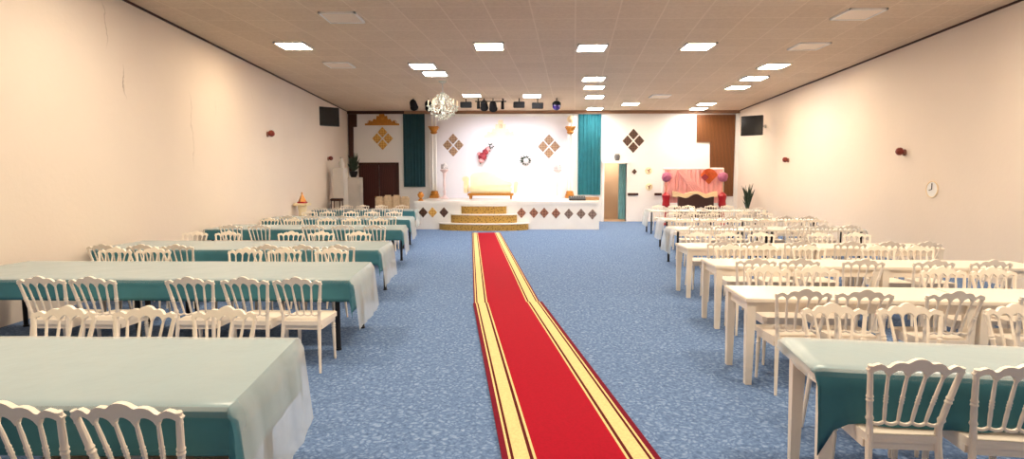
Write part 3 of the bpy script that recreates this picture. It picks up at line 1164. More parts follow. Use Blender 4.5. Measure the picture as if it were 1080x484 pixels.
# dark sofa
xa, zt2 = at(714.5, 206, 21.9)
xb, _ = at(754.5, 206, 21.9)
w = xb - xa
t = thing('dark_sofa', 'dark brown leather settee in front of the pink backdrop', 'sofa', ((xa + xb) / 2, 21.5, 0))
bm = BM()
box(bm, -w / 2 + 0.1, w / 2 - 0.1, -0.1, 0.5, 0.14, 0.46, 0.05)
link('seat', bm, M['dark_leather'], t)
bm = BM()
o = [(-w / 2 + 0.05, 0.4)] + [(-w / 2 + 0.05 + (w - 0.1) * i / 24, zt2 - 0.10 + 0.10 * math.sin(PI * i / 24) ** 2 + 0.05 * math.cos(4 * PI * i / 24)) for i in range(25)] + [(w / 2 - 0.05, 0.4)]
prism(bm, o, 0.4, 0.56)
link('backrest', bm, M['dark_leather'], t)
for s in (-1, 1):
    bm = BM()
    box(bm, s * w / 2 - 0.08, s * w / 2 + 0.08, -0.1, 0.5, 0.14, 0.6, 0.03)
    tube(bm, [(s * w / 2, -0.12, 0.62), (s * w / 2, 0.52, 0.66)], 0.09, 12)
    link('armrest', bm, M['dark_leather'], t)
for sx in (-1, 1):
    for y in (-0.04, 0.5):
        bm = BM()
        lathe_z(bm, [(0.02, 0), (0.035, 0.14)], sx * (w / 2 - 0.1), y, 0, 8)
        link('leg', bm, M['dark_leather'], t)
bm = BM()
ball(bm, (0, -0.02, 0.13), 0.17, 2, (1, 0.45, 0.7))
tag(link('cushion', bm, M['white_paint'], None, True, ((xa + xb) / 2 - 0.3, 21.42, 0.475)), 'small white cushion on the dark brown settee', 'cushion')
# plant in the right corner
x, z = at(789, 204, 21.4)
t = thing('potted_plant', 'tall dark plant in a pale pot in the back right corner', 'plant', (x, 21.4, 0))
bm = BM()
lathe_z(bm, [(0.14, 0), (0.18, 0.2), (0.2, 0.5), (0.22, 0.55), (0.18, 0.56)], seg=16)
link('pot', bm, M['grey_white'], t)
bm = BM()
for i in range(46):
    a = rl.uniform(0, 2 * PI)
    r = rl.uniform(0.05, 0.24)
    h = rl.uniform(0.5, 1.15)
    tube(bm, [(0, 0, 0.5), (r * 0.5 * math.cos(a), r * 0.5 * math.sin(a), 0.5 + h * 0.7), (r * math.cos(a), r * math.sin(a), 0.5 + h)], [0.006, 0.025, 0.002], 5)
link('foliage', bm, M['dark_leaf'], t)
# small grey pot on the doorway ledge
x, z = at(651, 168, YB - 0.08)
bm = BM()
lathe_z(bm, [(0.08, 0), (0.11, 0.1), (0.12, 0.2), (0.09, 0.24), (0.1, 0.27)], seg=16)
tag(link('ledge_pot', bm, M['grey_pot'], None, True, (x, YB - 0.08, DZ + 0.10)), 'small grey pot on the ledge above the open doorway', 'pot')


# ------------------------------------------------------------------ screens on the side walls
def screen(px, Y, py, w, h, rot, side, label):
    x, z = at(px, py, Y)
    t = thing('wall_screen', label, 'television', (x, Y, z), rot, 'screens on the side walls')
    bm = BM()
    box(bm, -w / 2, w / 2, -0.03, 0.06, -h / 2, h / 2, 0.012)
    link('casing', bm, M['black_metal'], t)
    bm = BM()
    box(bm, -w / 2 + 0.03, w / 2 - 0.03, -0.034, -0.028, -h / 2 + 0.04, h / 2 - 0.03)
    link('screen', bm, M['screen'], t, False)
    bm = BM()
    wx = (xl(Y + 0.3) if side < 0 else xr(Y + 0.3)) - x
    # arm back to the wall, in the screen's turned frame
    q = Matrix.Rotation(-rot, 3, 'Z') @ Vector((wx, 0.3, 0))
    tube(bm, [(0, 0.06, 0), (q.x * 0.5, max(q.y * 0.5, 0.12), 0), (q.x, q.y, 0)], 0.03, 8)
    ball(bm, (q.x * 0.98, q.y * 0.98, 0), 0.07, 1)
    link('wall_arm', bm, M['steel'], t)


screen(346.5, 20.2, 123, 0.76, 0.66, math.radians(38), -1, 'black screen on a bracket high on the left wall near the back corner')
screen(793, 20.6, 132.5, 0.74, 0.7, math.radians(-36), 1, 'black screen on a bracket high on the right wall near the back corner')


def sconce(side, Y, z, label):
    f = xl if side < 0 else xr
    t = thing('wall_sconce', label, 'wall lamp', (f(Y), Y, z), PI / 2 if side < 0 else -PI / 2, 'dark red lamps on the side walls')
    bm = BM()
    tube(bm, [(0, 0, 0), (0, -0.02, 0), (0, -0.03, 0)], [0.07, 0.07, 0.05], 16)
    link('backplate', bm, M['brown_tile'], t)
    bm = BM()
    tube(bm, [(0, -0.03, 0), (0, -0.08, -0.04), (0, -0.12, -0.02)], 0.015, 8)
    link('arm', bm, M['gold'], t)
    bm = BM()
    petals(bm, (0, -0.11, 0.02), 0.065, 30, 0.042, int(Y * 10))
    ball(bm, (0, -0.11, 0.02), 0.07, 2)
    link('shade', bm, M['sconce_red'], t)


sconce(-1, 15.1, 2.95, 'dark red wall lamp on the left wall, nearer the camera')
sconce(-1, 20.9, 2.52, 'dark red wall lamp on the left wall below the black screen')
sconce(1, 18.7, 2.38, 'dark red wall lamp on the right wall nearer the black screen')
sconce(1, 12.4, 2.33, 'dark red wall lamp on the right wall above the round clock')
t = thing('wall_clock', 'small round white clock low on the right wall', 'clock', (xr(11.4), 11.4, 1.56), -PI / 2)
bm = BM()
tube(bm, [(0, 0, 0), (0, -0.02, 0)], 0.155, 28)
link('face', bm, M['white_paint'], t)
bm = BM()
tube(bm, [(0.158 * math.cos(a * PI / 16), -0.02, 0.158 * math.sin(a * PI / 16)) for a in range(33)], 0.012, 8)
link('rim', bm, M['pale_gold'], t)
bm = BM()
tube(bm, [(0, -0.026, 0), (0.0, -0.026, 0.12)], 0.008, 6)
tube(bm, [(0, -0.026, 0), (-0.07, -0.026, -0.02)], 0.009, 6)
link('hands', bm, M['black_metal'], t)


# ------------------------------------------------------------------ ceiling lights
def panel(px, py, mat, label, w=0.64):
    d = FWD + RGT * ((px - 540) / FPX) - UPV * ((py - 242) / FPX)
    s = (HC - EYE) / d.z
    x, y = d.x * s, d.y * s
    t = thing('ceiling_light', label, 'ceiling light', (x, y, HC), 0, 'square ceiling light panels' if mat != 'unlit' else 'unlit ceiling panels')
    bm = BM()
    h = w / 2
    for a, b, c, e in ((-h, h, -h, -h + 0.03), (-h, h, h - 0.03, h), (-h, -h + 0.03, -h, h), (h - 0.03, h, -h, h)):
        box(bm, a, b, c, e, -0.035, 0)
    link('frame', bm, M['white_paint'], t, False)
    bm = BM()
    box(bm, -h + 0.03, h - 0.03, -h + 0.03, h - 0.03, -0.025, -0.005)
    link('diffuser', bm, M[mat], t, False)


W, N, U = 'lit_warm', 'lit_neutral', 'unlit'
for px, py, m, lab in (
        (310, 47.5, W, 'lit ceiling panel nearest the left wall'),
        (516, 48, W, 'lit ceiling panel left of centre in the nearest row'),
        (624, 49.5, N, 'bright white ceiling panel, nearest of the centre column'),
        (736, 48, W, 'lit ceiling panel right of centre in the nearest row'),
        (446, 69, N, 'lit ceiling panel in front of the chandelier, nearer of the pair'),
        (459, 77, N, 'lit ceiling panel just before the chandelier, farther of the pair'),
        (816, 69, W, 'lit ceiling panel near the right wall, nearest of three'),
        (795, 82, N, 'lit ceiling panel near the right wall, middle of three'),
        (778, 91.5, W, 'lit ceiling panel near the right wall, farthest of three'),
        (626, 82.5, N, 'second lit ceiling panel of the centre column'),
        (626.5, 91.5, W, 'third lit ceiling panel of the centre column'),
        (627, 101.5, N, 'fourth lit ceiling panel of the centre column'),
        (627.5, 114, N, 'farthest lit ceiling panel of the centre column'),
        (497.5, 100, N, 'lit ceiling panel right of the chandelier before the stage lights'),
        (561, 100.5, N, 'lit ceiling panel before the middle of the stage lights'),
        (665, 109, W, 'far lit ceiling panel above the white wall right of the stage'),
        (745, 109, W, 'far lit ceiling panel above the brown panel, nearer of two'),
        (737, 114, N, 'far lit ceiling panel above the brown panel, farther of two'),
        (361, 17.5, U, 'unlit ceiling panel at the upper left, nearer of two'),
        (358, 68, U, 'unlit ceiling panel at the left, farther of two'),
        (853, 48, U, 'unlit ceiling panel near the right wall before the lit three'),
        (905, 14, U, 'unlit ceiling panel near the right wall at the upper right'),
        (696, 101, U, 'unlit ceiling panel far right of the centre column')):
    panel(px, py, m, lab)

# unseen lamps added without fittings, over and behind the viewpoint, lighting near tables
for yy in (7.6, 3.2, -1.2, -5.0):
    for xx in (-4.2, -0.4, 3.2, 6.0):
        ld = bpy.data.lights.new('unseen_ceiling_lamp', 'AREA')
        ld.shape = 'SQUARE'
        ld.size = 0.68
        ld.color = (1.0, 0.84, 0.64)
        ld.energy = LS * 0.68 * 0.68 * PI * {7.6: 0.95, 3.2: 1.1, -1.2: 0.18, -5.0: 0.12}[yy]
        lo = bpy.data.objects.new('unseen_ceiling_lamp', ld)
        COL.objects.link(lo)
        lo.location = (xx, yy, HC - 0.03)

# small lamp of the passage behind the doorway
ld = bpy.data.lights.new('passage_lamp', 'POINT')
ld.energy = 20
ld.shadow_soft_size = 0.12
ld.color = (1, 0.85, 0.66)
lo = bpy.data.objects.new('passage_lamp', ld)
COL.objects.link(lo)
lo.location = ((DX0 + DX1) / 2, YB + 0.9, 2.6)


# ------------------------------------------------------------------ stage lights
def stage_light(px, py, form, label, Y=20.4):
    x, z = at(px, py, Y)
    t = thing('stage_spotlight', label, 'stage light', (x, Y, HC), 0, 'stage lights on the ceiling')
    dz = z - HC
    bm = BM()
    tube(bm, [(0, 0, 0), (0, 0, dz + 0.1)], 0.018, 8)
    link('bracket', bm, M['matte_black'], t)
    if form == 'can':
        R = Matrix.Translation((0, 0, dz)) @ Matrix.Rotation(math.radians(60), 4, 'X')
        b = BM()
        lathe_z(b, [(0.08, 0.18), (0.12, 0.1), (0.14, -0.16), (0.15, -0.18), (0.13, -0.17)], seg=18)
        bmesh.ops.transform(b, matrix=R, verts=b.verts)
        link('body', b, M['matte_black'], t)
        b = BM()
        lathe_z(b, [(0.12, -0.175), (0.12, -0.165)], seg=18)
        bmesh.ops.transform(b, matrix=R, verts=b.verts)
        link('lens', b, M['steel'], t)
    elif form == 'box':
        b = BM()
        box(b, -0.2, 0.2, -0.08, 0.1, dz - 0.1, dz + 0.1, 0.015)
        link('body', b, M['matte_black'], t)
        b = BM()
        box(b, -0.17, 0.17, 0.095, 0.108, dz - 0.07, dz + 0.07)
        link('lens', b, M['steel'], t, False)
    elif form == 'slim':
        b = BM()
        tube(b, [(0, 0, dz + 0.12), (0, 0.02, dz - 0.02), (0, 0.06, dz - 0.14)], [0.05, 0.055, 0.06], 12)
        link('body', b, M['matte_black'], t)
    else:
        b = BM()
        lathe_z(b, [(0.08, 0.16), (0.15, 0.1), (0.15, 0.02)], 0, 0, dz, 18)
        link('body', b, M['matte_black'], t)
        b = BM()
        ball(b, (0, 0, dz - 0.02), 0.15, 2)
        link('globe', b, M['purple'], t)


for px, py, form, lab in ((436, 110, 'can', 'black can spotlight above the dark teal curtain'),
                          (452, 111, 'can', 'black can spotlight just left of the chandelier'),
                          (491.5, 110.5, 'box', 'black box light right of the chandelier'),
                          (504.5, 110, 'slim', 'slim black light at the left end of the light bar'),
                          (510.5, 110.5, 'can', 'black can spotlight, left of the pair on the light bar'),
                          (520, 111.5, 'can', 'black can spotlight, right of the pair on the light bar'),
                          (530, 110.5, 'slim', 'slim black light at the right end of the light bar'),
                          (547.5, 110.5, 'box', 'black box light just right of the light bar'),
                          (567, 111.5, 'box', 'black box light beside the purple globe light'),
                          (587, 111.5, 'globe', 'round purple globe light nearest the right column')):
    stage_light(px, py, form, lab)
x0, z0 = at(501, 107, 20.4)
x1, _ = at(534, 107, 20.4)
bm = BM()
tube(bm, [(x0, 20.46, HC - 0.1), (x1, 20.46, HC - 0.1)], 0.02, 8)
for xx in (x0 + 0.1, x1 - 0.1):
    tube(bm, [(xx, 20.46, HC - 0.1), (xx, 20.46, HC)], 0.012, 6)
tag(link('light_bar', bm, M['matte_black'], None), 'thin black ceiling bar between the two slim stage lights', 'light bar')
# stage wash lamps that belong to those fittings
for px in (491.5, 514, 547.5, 567):
    x, z = at(px, 110, 20.4)
    ld = bpy.data.lights.new('stage_lamp', 'SPOT')
    ld.energy = 70
    ld.spot_size = math.radians(78)
    ld.spot_blend = 0.8
    ld.shadow_soft_size = 0.12
    ld.color = (0.90, 0.90, 1.0)
    lo = bpy.data.objects.new('stage_lamp', ld)
    COL.objects.link(lo)
    lo.location = (x, 20.65, z - 0.1)
    d = Vector((x * 0.9, YB, 2.1)) - lo.location
    lo.rotation_euler = d.to_track_quat('-Z', 'Y').to_euler()

# ------------------------------------------------------------------ chandelier
CX, CY = -2.34, 16.9
t = thing('chandelier', 'crystal chandelier hanging from the ceiling in front of the stage', 'chandelier', (CX, CY, HC))
bm = BM()
lathe_z(bm, [(0.05, -0.06), (0.11, -0.03), (0.12, 0)], seg=16)
link('ceiling_rose', bm, M['crystal'], t)
bm = BM()
tube(bm, [(0, 0, -0.05), (0, 0, -0.32)], 0.015, 8)
link('chain', bm, M['steel'], t)
bm = BM()
lathe_z(bm, [(0.015, -1.02), (0.07, -0.95), (0.03, -0.88), (0.09, -0.78), (0.04, -0.66), (0.06, -0.5), (0.03, -0.4), (0.08, -0.34), (0.02, -0.30)], seg=14)
link('stem', bm, M['crystal'], t)
for i in range(8):
    a = i * PI / 4 + 0.2
    c, s = math.cos(a), math.sin(a)
    bm = BM()
    tube(bm, [(0.04 * c, 0.04 * s, -0.78), (0.2 * c, 0.2 * s, -0.88), (0.34 * c, 0.34 * s, -0.84), (0.42 * c, 0.42 * s, -0.74)], 0.014, 7)
    lathe_z(bm, [(0.02, -0.75), (0.065, -0.73), (0.07, -0.715), (0.02, -0.71)], 0.42 * c, 0.42 * s, 0, 12)
    ar = link('arm', bm, M['crystal'], t)
    bm = BM()
    lathe_z(bm, [(0.014, -0.71), (0.014, -0.62), (0.022, -0.59), (0.004, -0.54)], 0.42 * c, 0.42 * s, 0, 8)
    link('candle', bm, M['pale_gold'], ar)
bm = BM()
rl = random.Random(11)


def drop(x, y, z, r):
    lathe_z(bm, [(0.002, z - r * 2.2), (r * 0.8, z - r * 0.8), (r, z), (0.003, z + r)], x, y, 0, 6)


for ring, (R, z, cnt) in enumerate(((0.42, -0.82, 24), (0.34, -0.93, 20), (0.22, -1.0, 16), (0.1, -1.06, 8), (0.24, -0.52, 16), (0.3, -0.62, 18), (0.16, -0.42, 12))):
    for i in range(cnt):
        a = 2 * PI * i / cnt + ring
        drop(R * math.cos(a), R * math.sin(a), z + rl.uniform(-0.02, 0.02), rl.uniform(0.018, 0.028))
for i in range(12):
    a = 2 * PI * i / 12
    for q in range(7):
        u = q / 6
        r = 0.05 + 0.36 * u ** 1.6
        drop(r * math.cos(a), r * math.sin(a), -0.36 - 0.40 * u, 0.016)
ob = link('crystal_drops', bm, M['crystal'], t)
ob['kind'] = 'stuff'

# ------------------------------------------------------------------ red runner
def runner(xa, ya, xb, yb, z, hw, label):
    """one straight length of carpet from (xa, ya) to (xb, yb)"""
    a = math.atan2(-(xb - xa), yb - ya)
    bm = BM()
    box(bm, -hw, hw, 0, math.hypot(xb - xa, yb - ya), 0.001, 0.011)
    o = link('carpet_runner', bm, M['runner'], None, False, (xa, ya, z))
    o.rotation_euler = (0, 0, a)
    return tag(o, label, 'carpet', 'red carpet runner lengths')


runner(-0.185, 7.6, -1.20, 18.75, 0.0, 0.47, 'far length of red striped carpet runner, ending at the stage steps')
runner(0.365 + 6.43 * 0.127, -3.0, -0.205, 7.92, 0.011, 0.49, 'near length of red striped carpet runner, in the middle of the blue floor')

# ------------------------------------------------------------------ chairs
CH_W = 0.213


def chair_proto():
    t = thing('spindle_back_chair', '', 'chair')
    mt = M['white_plastic']
    tilt = lambda z: 0.0 if z < 0.5 else -0.075 * ((z - 0.5) / 0.36) ** 1.2     # back leans away from the seat
    spl = lambda z: 0.163 if z < 0.5 else 0.163 + (CH_W - 0.163) * ((z - 0.5) / 0.35)

    bm = BM()
    vs = []
    prof = [(-0.178, -0.012), (-0.195, 0.2), (-0.2, 0.37), (-0.17, 0.41), (0, 0.418), (0.17, 0.41), (0.2, 0.37), (0.195, 0.2), (0.178, -0.012)]
    a = [bm.verts.new((x, y, 0.425)) for x, y in prof]
    b = [bm.verts.new((x, y, 0.455)) for x, y in prof]
    bm.faces.new(a)
    top = bm.faces.new(b)
    for i in range(len(prof)):
        j = (i + 1) % len(prof)
        bm.faces.new((a[i], a[j], b[j], b[i]))
    bmesh.ops.inset_region(bm, faces=[top], thickness=0.025)
    bmesh.ops.translate(bm, verts=top.verts, vec=(0, 0, 0.012))
    link('seat', bm, mt, t)
    bm = BM()
    box(bm, -0.165, 0.165, 0.0, 0.022, 0.385, 0.427)
    box(bm, -0.168, 0.168, 0.36, 0.382, 0.385, 0.427)
    for s in (-1, 1):
        box(bm, s * 0.172 - 0.011, s * 0.172 + 0.011, 0.02, 0.37, 0.385, 0.427)
    link('seat_rail', bm, mt, t, False)
    for s in (-1, 1):
        zs = [0, 0.12, 0.3, 0.44, 0.5, 0.535, 0.55, 0.565, 0.6, 0.64, 0.65, 0.66, 0.67, 0.68, 0.72, 0.78, 0.84]
        rs = [0.011, 0.0135, 0.016, 0.018, 0.0165, 0.0145, 0.02, 0.0145, 0.0155, 0.0145, 0.0185, 0.0145, 0.0185, 0.0145, 0.0145, 0.0135, 0.0125]
        pts = [(s * (spl(z) + (0.022 * (1 - z / 0.44) if z < 0.44 else 0)), (tilt(z) if z > 0.44 else -0.06 * (1 - z / 0.44)), z) for z in zs]
        bm = BM()
        tube(bm, pts, rs, 9)
        link('back_post', bm, mt, t)
        bm = BM()
        prof = [(0.010, 0.0), (0.013, 0.03), (0.011, 0.05), (0.016, 0.2), (0.019, 0.3), (0.014, 0.315), (0.022, 0.325), (0.014, 0.335), (0.022, 0.345), (0.016, 0.36), (0.02, 0.425)]
        tube(bm, [(s * (0.166 + 0.008 * (1 - z / 0.42)), 0.355 + 0.012 * (1 - z / 0.42), z) for r, z in prof], [r for r, z in prof], 9)
        link('front_leg', bm, mt, t)
    # wavy crest rail
    ups = [(1.0, 0.80), (1.05, 0.815), (1.0, 0.832), (0.9, 0.846), (0.82, 0.852), (0.74, 0.846), (0.66, 0.834), (0.61, 0.838), (0.54, 0.856), (0.45, 0.865), (0.36, 0.866), (0.27, 0.862), (0.23, 0.866), (0.16, 0.878), (0.08, 0.885), (0.0, 0.887)]
    nodes = [-1, -0.6, -0.2, 0.2, 0.6, 1]
    low = []
    for i in range(5):
        for j in range(9 if i == 4 else 8):
            u = nodes[i] + 0.4 * j / 8
            low.append((u, 0.783 + (0.036 + 0.006 * (1 - abs(i - 2) / 2)) * math.sin(PI * j / 8) ** 0.6))
    top = ups + [(-u, z) for u, z in reversed(ups[:-1])]       # right to left
    out = [(u * CH_W, z) for u, z in low] + [(u * CH_W, z) for u, z in top]
    bm = BM()
    fr = [bm.verts.new((x, tilt(z) - 0.013 - 0.018 * (1 - (x / CH_W) ** 2), z)) for x, z in out]
    bk = [bm.verts.new((x, tilt(z) + 0.013 - 0.018 * (1 - (x / CH_W) ** 2), z)) for x, z in out]
    fa = bm.faces.new(fr)
    fb = bm.faces.new(list(reversed(bk)))
    for i in range(len(out)):
        j = (i + 1) % len(out)
        bm.faces.new((fr[i], bk[i], bk[j], fr[j]))
    bmesh.ops.triangulate(bm, faces=[fa, fb])
    link('crest_rail', bm, mt, t)
    # scalloped lower rail
    bm = BM()
    pts = []
    for i in range(41):
        u = -1 + 2 * i / 40
        f = (u + 1) / 0.4 % 1.0
        pts.append((u * 0.166, -0.004, 0.532 - 0.014 * math.sin(PI * f) ** 0.7))
    tube(bm, pts, 0.0095, 7)
    link('lower_rail', bm, mt, t)
    for u in (-0.6, -0.2, 0.2, 0.6):
        zs = [0.53, 0.56, 0.6, 0.635, 0.643, 0.651, 0.659, 0.667, 0.675, 0.683, 0.72, 0.76, 0.8]
        rs = [0.008, 0.009, 0.01, 0.009, 0.012, 0.009, 0.012, 0.009, 0.012, 0.009, 0.0095, 0.0085, 0.008]
        bm = BM()
        tube(bm, [(u * (0.163 + (CH_W - 0.163) * (z - 0.53) / 0.27), tilt(z) - 0.018 * (1 - u * u) * (z - 0.53) / 0.27, z) for z in zs], rs, 7)
        link('spindle', bm, mt, t)
    return t


CHAIR = chair_proto()
used = [False]


def place_chair(x, y, facing, label, group):
    rz = (0 if facing > 0 else PI) + random.uniform(-0.05, 0.05)
    if not used[0]:
        used[0] = True
        CHAIR.location = (x, y, 0)
        CHAIR.rotation_euler = (0, 0, rz)
        CHAIR['label'] = label
        CHAIR['group'] = group
        return CHAIR
    return dup(CHAIR, (x, y, 0), rz, label, group)


# ------------------------------------------------------------------ tables and cloths
def table(x0, x1, y0, y1, topmat, legmat, square, label, group, apron=True, inset=0.05):
    cx, cy = (x0 + x1) / 2, (y0 + y1) / 2
    hx, hy = (x1 - x0) / 2, (y1 - y0) / 2
    t = thing('banquet_table', label, 'table', (cx, cy, 0), 0, group)
    bm = BM()
    box(bm, -hx, hx, -hy, hy, 0.715, 0.75, 0.006)
    link('tabletop', bm, topmat, t)
    ix, iy = hx - 0.05, hy - inset
    if apron:
        bm = BM()
        for s in (-1, 1):
            box(bm, -ix, ix, s * iy - 0.012, s * iy + 0.012, 0.63, 0.714)
            box(bm, s * ix - 0.012, s * ix + 0.012, -iy, iy, 0.63, 0.714)
        link('apron', bm, legmat, t, False)
    for sx in (-1, 1):
        for sy in (-1, 1):
            bm = BM()
            if square:
                r0, r1 = 0.026, 0.036
                pts = [(0.0, r0), (0.60, r1), (0.714, r1)]
                vs = []
                for z, r in pts:
                    vs.append([bm.verts.new((sx * ix + a * r, sy * iy + b * r, z)) for a, b in ((-1, -1), (1, -1), (1, 1), (-1, 1))])
                for i in range(2):
                    for k in range(4):
                        bm.faces.new((vs[i][k], vs[i][(k + 1) % 4], vs[i + 1][(k + 1) % 4], vs[i + 1][k]))
                bm.faces.new(vs[0])
                bm.faces.new(vs[-1])
            else:
                tube(bm, [(sx * ix, sy * iy, 0), (sx * ix, sy * iy, 0.02), (sx * ix, sy * iy, 0.021), (sx * ix, sy * iy, 0.714)], [0.032, 0.032, 0.025, 0.025], 12)
            link('leg', bm, legmat, t, not square)
    return t


def drape(name, x0f, x0b, x1f, x1b, y0, y1, z, dl, dr, dn, df, amp, seed, mat, label, cat, group, nx=None, thick=0.0, flare=0.05, off=0.006, corner=0.0):
    """cloth over a table top; the four overhangs (left, right, near, far) hang down in soft folds"""
    rnd = random.Random(seed)
    ph = [rnd.uniform(0, 6.28) for _ in range(6)]
    step = 0.05
    us = []
    W = (x1f + x1b) / 2 - (x0f + x0b) / 2
    D = y1 - y0
    nxt = max(4, int(W / 0.07))
    nyt = max(4, int(D / 0.07))
    us = [-dl * (1 - i / 7) for i in range(7)] if dl else []
    us += [W * i / nxt for i in range(nxt + 1)]
    us += [W + dr * (i + 1) / 9 for i in range(9)] if dr else []
    vs = [-dn * (1 - i / 6) for i in range(6)] if dn else []
    vs += [D * i / nyt for i in range(nyt + 1)]
    vs += [D + df * (i + 1) / 6 for i in range(6)] if df else []

    def pt(u, v):
        su = max(0, u - W) if u > W else (min(0, u))
        sv = max(0, v - D) if v > D else (min(0, v))
        uu, vv = min(max(u, 0), W), min(max(v, 0), D)
        f = vv / D
        xa, xb = x0f + (x0b - x0f) * f, x1f + (x1b - x1f) * f
        x, y = xa + (xb - xa) * uu / W, y0 + vv
        h = math.hypot(su, sv)
        if sv < 0 and corner:
            h *= 1 + corner * math.exp(-uu / 0.05)
        zz = z + off * 0.4 + 0.0015 * math.sin(9 * x + ph[0]) * math.sin(7 * y + ph[1])
        if h > 0:
            nx_, ny_ = su / h, sv / h
            s = uu if abs(sv) > abs(su) else vv
            rp = amp * min(1, h / 0.12) * (0.55 * math.sin(s * 17 + ph[2]) + 0.45 * math.sin(s * 29 + ph[3]) + 0.5 * math.sin(math.atan2(abs(sv), abs(su) + 1e-6) * 8 + ph[4]))
            o = off + flare * h + rp + amp
            x += nx_ * o
            y += ny_ * o
            edge = 0.05 * amp / 0.02 * math.sin(s * 5 + ph[5]) * h / 0.5
            zz = z - h + edge * 0.5
            zz = max(zz, 0.02)
        return (x, y, zz)
    bm = BM()
    g = [[bm.verts.new(pt(u, v)) for v in vs] for u in us]
    for i in range(len(us) - 1):
        for j in range(len(vs) - 1):
            bm.faces.new((g[i][j], g[i + 1][j], g[i + 1][j + 1], g[i][j + 1]))
    o = link(name, bm, mat, None)
    for p in o.data.polygons:
        p.use_smooth = True
    tag(o, label, cat, group)
    if thick:
        md = o.modifiers.new('thickness', 'SOLIDIFY')
        md.thickness = thick
        md.offset = 1
    return o


def spread(xs, lo, hi, blocks, gap=0.35, pitch=0.47):
    """keep chairs off the table legs and off each other"""
    out = []
    for x in xs:
        for b in blocks:
            if abs(x - b) < gap:
                x = b + gap * (1 if x >= b else -1)
        out.append(x)
    out.sort()
    for i in range(1, len(out)):
        if out[i] - out[i - 1] < pitch:
            out[i] = out[i - 1] + pitch
    return [x for x in out if lo <= x <= hi]


TZ = 0.75
LEFT = [  # x of the aisle end (near, far), y0, y1, near chairs (plane, xs), far chairs (plane, xs)
    (-1.28, -1.41, 2.38, 3.43, (2.2, [-1.56, -2.02]), (3.68, [-2.01, -2.56, -3.11])),
    (-1.72, -1.83, 5.55, 6.72, (5.05, [-2.02, -2.48, -2.98, -3.86, -4.33]), (7.05, [-2.42, -3.02, -3.52, -4.70, -5.2])),
    (-2.05, -2.12, 7.98, 9.05, (7.6, [-2.46, -2.95, -3.42, -4.65, -5.12, -5.66]), (9.4, [-2.76, -3.38, -3.9, -4.97, -5.53])),
    (-2.42, -2.57, 11.28, 12.4, (10.95, [-2.85, -3.47, -4.05, -5.1, -5.65, -6.15]), (12.72, [-3.26, -3.87, -4.44, -5.2, -5.75, -6.25])),
    (-2.85, -2.98, 14.22, 15.4, (13.9, [-3.3, -3.85, -4.4, -5.2, -5.75, -6.3]), (15.72, [-3.58, -4.19, -4.79, -5.45, -5.95, -6.45])),
    (-3.5, -3.6, 18.3, 19.4, (17.95, [-4.0, -4.55, -5.1, -5.85, -6.4]), (19.72, [-4.2, -4.92, -5.58, -6.15])),
]
for r, (xf, xb_, y0, y1, near, far) in enumerate(LEFT):
    o = ORD[r]
    xe = min(xf, xb_) - 0.01
    xw = xl((y0 + y1) / 2) + 0.1
    xw = xl(y0) + 0.14
    J = (xe + xw) / 2
    for a, b, e in ((J + 0.005, xe, 'aisle'), (xw, J - 0.005, 'wall')):
        table(a, b, y0, y1, M['tan_wood'], M['black_metal'], False,
              'black-legged table at the %s end of the %s teal row on the left' % (e, o), 'black-legged tables of the left rows', inset=0.28 if r == 0 else 0.15)
    drape('tablecloth', xw - 0.01, xw - 0.01, xf, xb_, y0, y1, TZ + 0.001, 0.05, 0.32, 0.21, 0.21, 0.006, 10 + r, M['teal_cloth'],
          'teal tablecloth on the %s row on the left' % o, 'tablecloth', 'teal tablecloths on the left', thick=0.003)
    drape('plastic_cover', xw - 0.01, xw - 0.01, xf + 0.012, xb_ + 0.012, y0 - 0.012, y1 + 0.012, TZ + 0.007, 0.04, 0.52, 0.03, 0.03, 0.012, 30 + r, M['film'],
          'clear plastic cover over the %s teal tablecloth on the left' % o, 'table cover', 'plastic covers of the left rows', flare=0.10, off=0.02)
    for (pl, xs), fc, sd in ((near, 1, 'near'), (far, -1, 'far')):
        xs2 = sorted(spread(xs, xw + 0.30, xe - 0.12, []), reverse=True)
        for i, x in enumerate(xs2):
            place_chair(x, pl, fc, 'white spindle-back chair %s from aisle, %s side of the %s left-hand row' % (ORD[i], sd, o), 'spindle-back chairs along the left rows')

def turn(o, px, py, a):
    x, y = o.location.x - px, o.location.y - py
    o.location.x = px + x * math.cos(a) - y * math.sin(a)
    o.location.y = py + x * math.sin(a) + y * math.cos(a)
    o.rotation_euler.z += a
    return o


TURN = [math.radians(-8), math.radians(-3), math.radians(-2), 0, 0, 0, 0]
RIGHT = [
    (1.57, 2.95, 3.5, (2.80, [1.92, 2.35]), (3.86, [2.16, 2.68, 3.42])),
    (1.88, 4.74, 5.36, (4.6, [2.25, 2.68, 3.4, 3.87]), (5.68, [2.42, 2.86, 3.89, 4.42])),
    (2.24, 6.57, 7.2, (6.38, [2.6, 3.06, 4.05, 4.5, 5.1]), (7.55, [2.75, 3.21, 3.85, 4.65, 5.15])),
    (2.42, 8.34, 9.0, (8.15, [2.85, 3.3, 4.04, 4.6, 5.18, 5.7]), (9.35, [2.9, 3.4, 4.25, 4.9, 5.5])),
    (3.08, 11.4, 12.2, (11.1, [3.45, 3.95, 4.5, 5.25, 5.75, 6.3]), (12.55, [3.6, 4.15, 4.75, 5.4, 6.0, 6.5])),
    (3.56, 14.2, 14.95, (13.9, [3.95, 4.5, 5.05, 5.8, 6.35, 6.9]), (15.3, [4.1, 4.65, 5.2, 5.95, 6.5, 7.05])),
    (4.15, 18.5, 19.3, (18.2, [4.55, 5.1, 5.65, 6.4, 6.95, 7.5]), (19.65, [4.7, 5.25, 5.8, 6.5, 7.05, 7.6])),
]
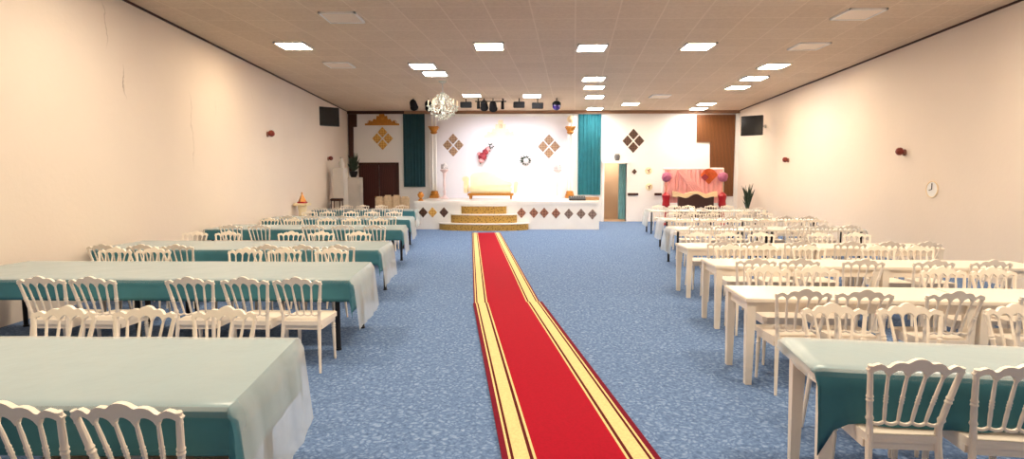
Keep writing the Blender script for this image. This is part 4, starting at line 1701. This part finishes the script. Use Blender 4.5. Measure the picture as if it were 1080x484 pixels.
for r, (xs0, y0, y1, near, far) in enumerate(RIGHT):
    o = ORD[r]
    x1_ = xs0 + 3.74
    J = xs0 + (1.87 if r else 2.1)
    dark = r >= 4
    for a, b, e in ((xs0, J - 0.005, 'aisle'), (J + 0.005, x1_, 'wall')):
        if r == 0 and e == 'wall':
            continue
        tb = table(a, b, y0, y1, M['white_wood'], M['black_metal'] if dark else M['white_wood'], not dark,
              ('black-legged white table' if dark else 'white wooden table') + ' at the %s end of the %s row on the right' % (e, o),
              'black-legged tables on the right' if dark else 'white wooden tables on the right', apron=not dark)
        turn(tb, xs0, y0, TURN[r])
    if r == 0:
        d1 = drape('tablecloth', xs0 - 0.004, xs0 - 0.004, J, J, y0, y1, TZ + 0.001, 0.03, 0.10, 0.27, 0.10, 0.014, 60, M['teal_cloth'],
              'teal tablecloth on the nearest table on the right', 'tablecloth', None, thick=0.003, corner=0.75)
        d2 = drape('plastic_cover', xs0 - 0.01, xs0 - 0.01, J, J, y0 - 0.012, y1 + 0.012, TZ + 0.007, 0.06, 0.12, 0.03, 0.08, 0.016, 61, M['film'],
              'clear plastic cover over the teal tablecloth on the right', 'table cover', None, flare=0.1, off=0.02)
        turn(d1, xs0, y0, TURN[r])
        turn(d2, xs0, y0, TURN[r])
    elif dark:
        drape('plastic_cover', xs0, xs0, x1_, x1_, y0, y1, TZ + 0.004, 0.5, 0.2, 0.06, 0.06, 0.014, 62 + r, M['film'],
              'clear plastic cover hanging over the %s row on the right' % o, 'table cover', 'plastic covers of the right rows', flare=0.14, off=0.02)
    for (pl, xs), fc, sd in ((near, 1, 'near'), (far, -1, 'far')):
        xs2 = spread(xs, xs0 + 0.32, x1_ - 0.32, [J] if r else [])
        for i, x in enumerate(xs2):
            c = place_chair(x, pl - ((x - 1.92) * 0.14 if r == 0 and fc > 0 else 0), fc, 'white spindle-back chair %s from aisle, %s side of the %s right-hand row' % (ORD[i], sd, o), 'spindle-back chairs along the right rows')
            if r:
                turn(c, xs0, y0, TURN[r])
            else:
                c.rotation_euler.z += TURN[r] * 0.5


# ------------------------------------------------------------------ world and view
w = bpy.data.worlds.new('World')
SC.world = w
w.use_nodes = True
w.node_tree.nodes['Background'].inputs['Color'].default_value = (0.02, 0.02, 0.02, 1)
vs_ = SC.view_settings
vs_.view_transform = 'Standard'
vs_.look = 'None'
vs_.gamma = 1.0
vs_.use_curve_mapping = False
vs_.exposure = 1.45
SC.cycles.max_bounces = 10
SC.cycles.diffuse_bounces = 6
SC.cycles.transparent_max_bounces = 24
SC.cycles.sample_clamp_indirect = 8
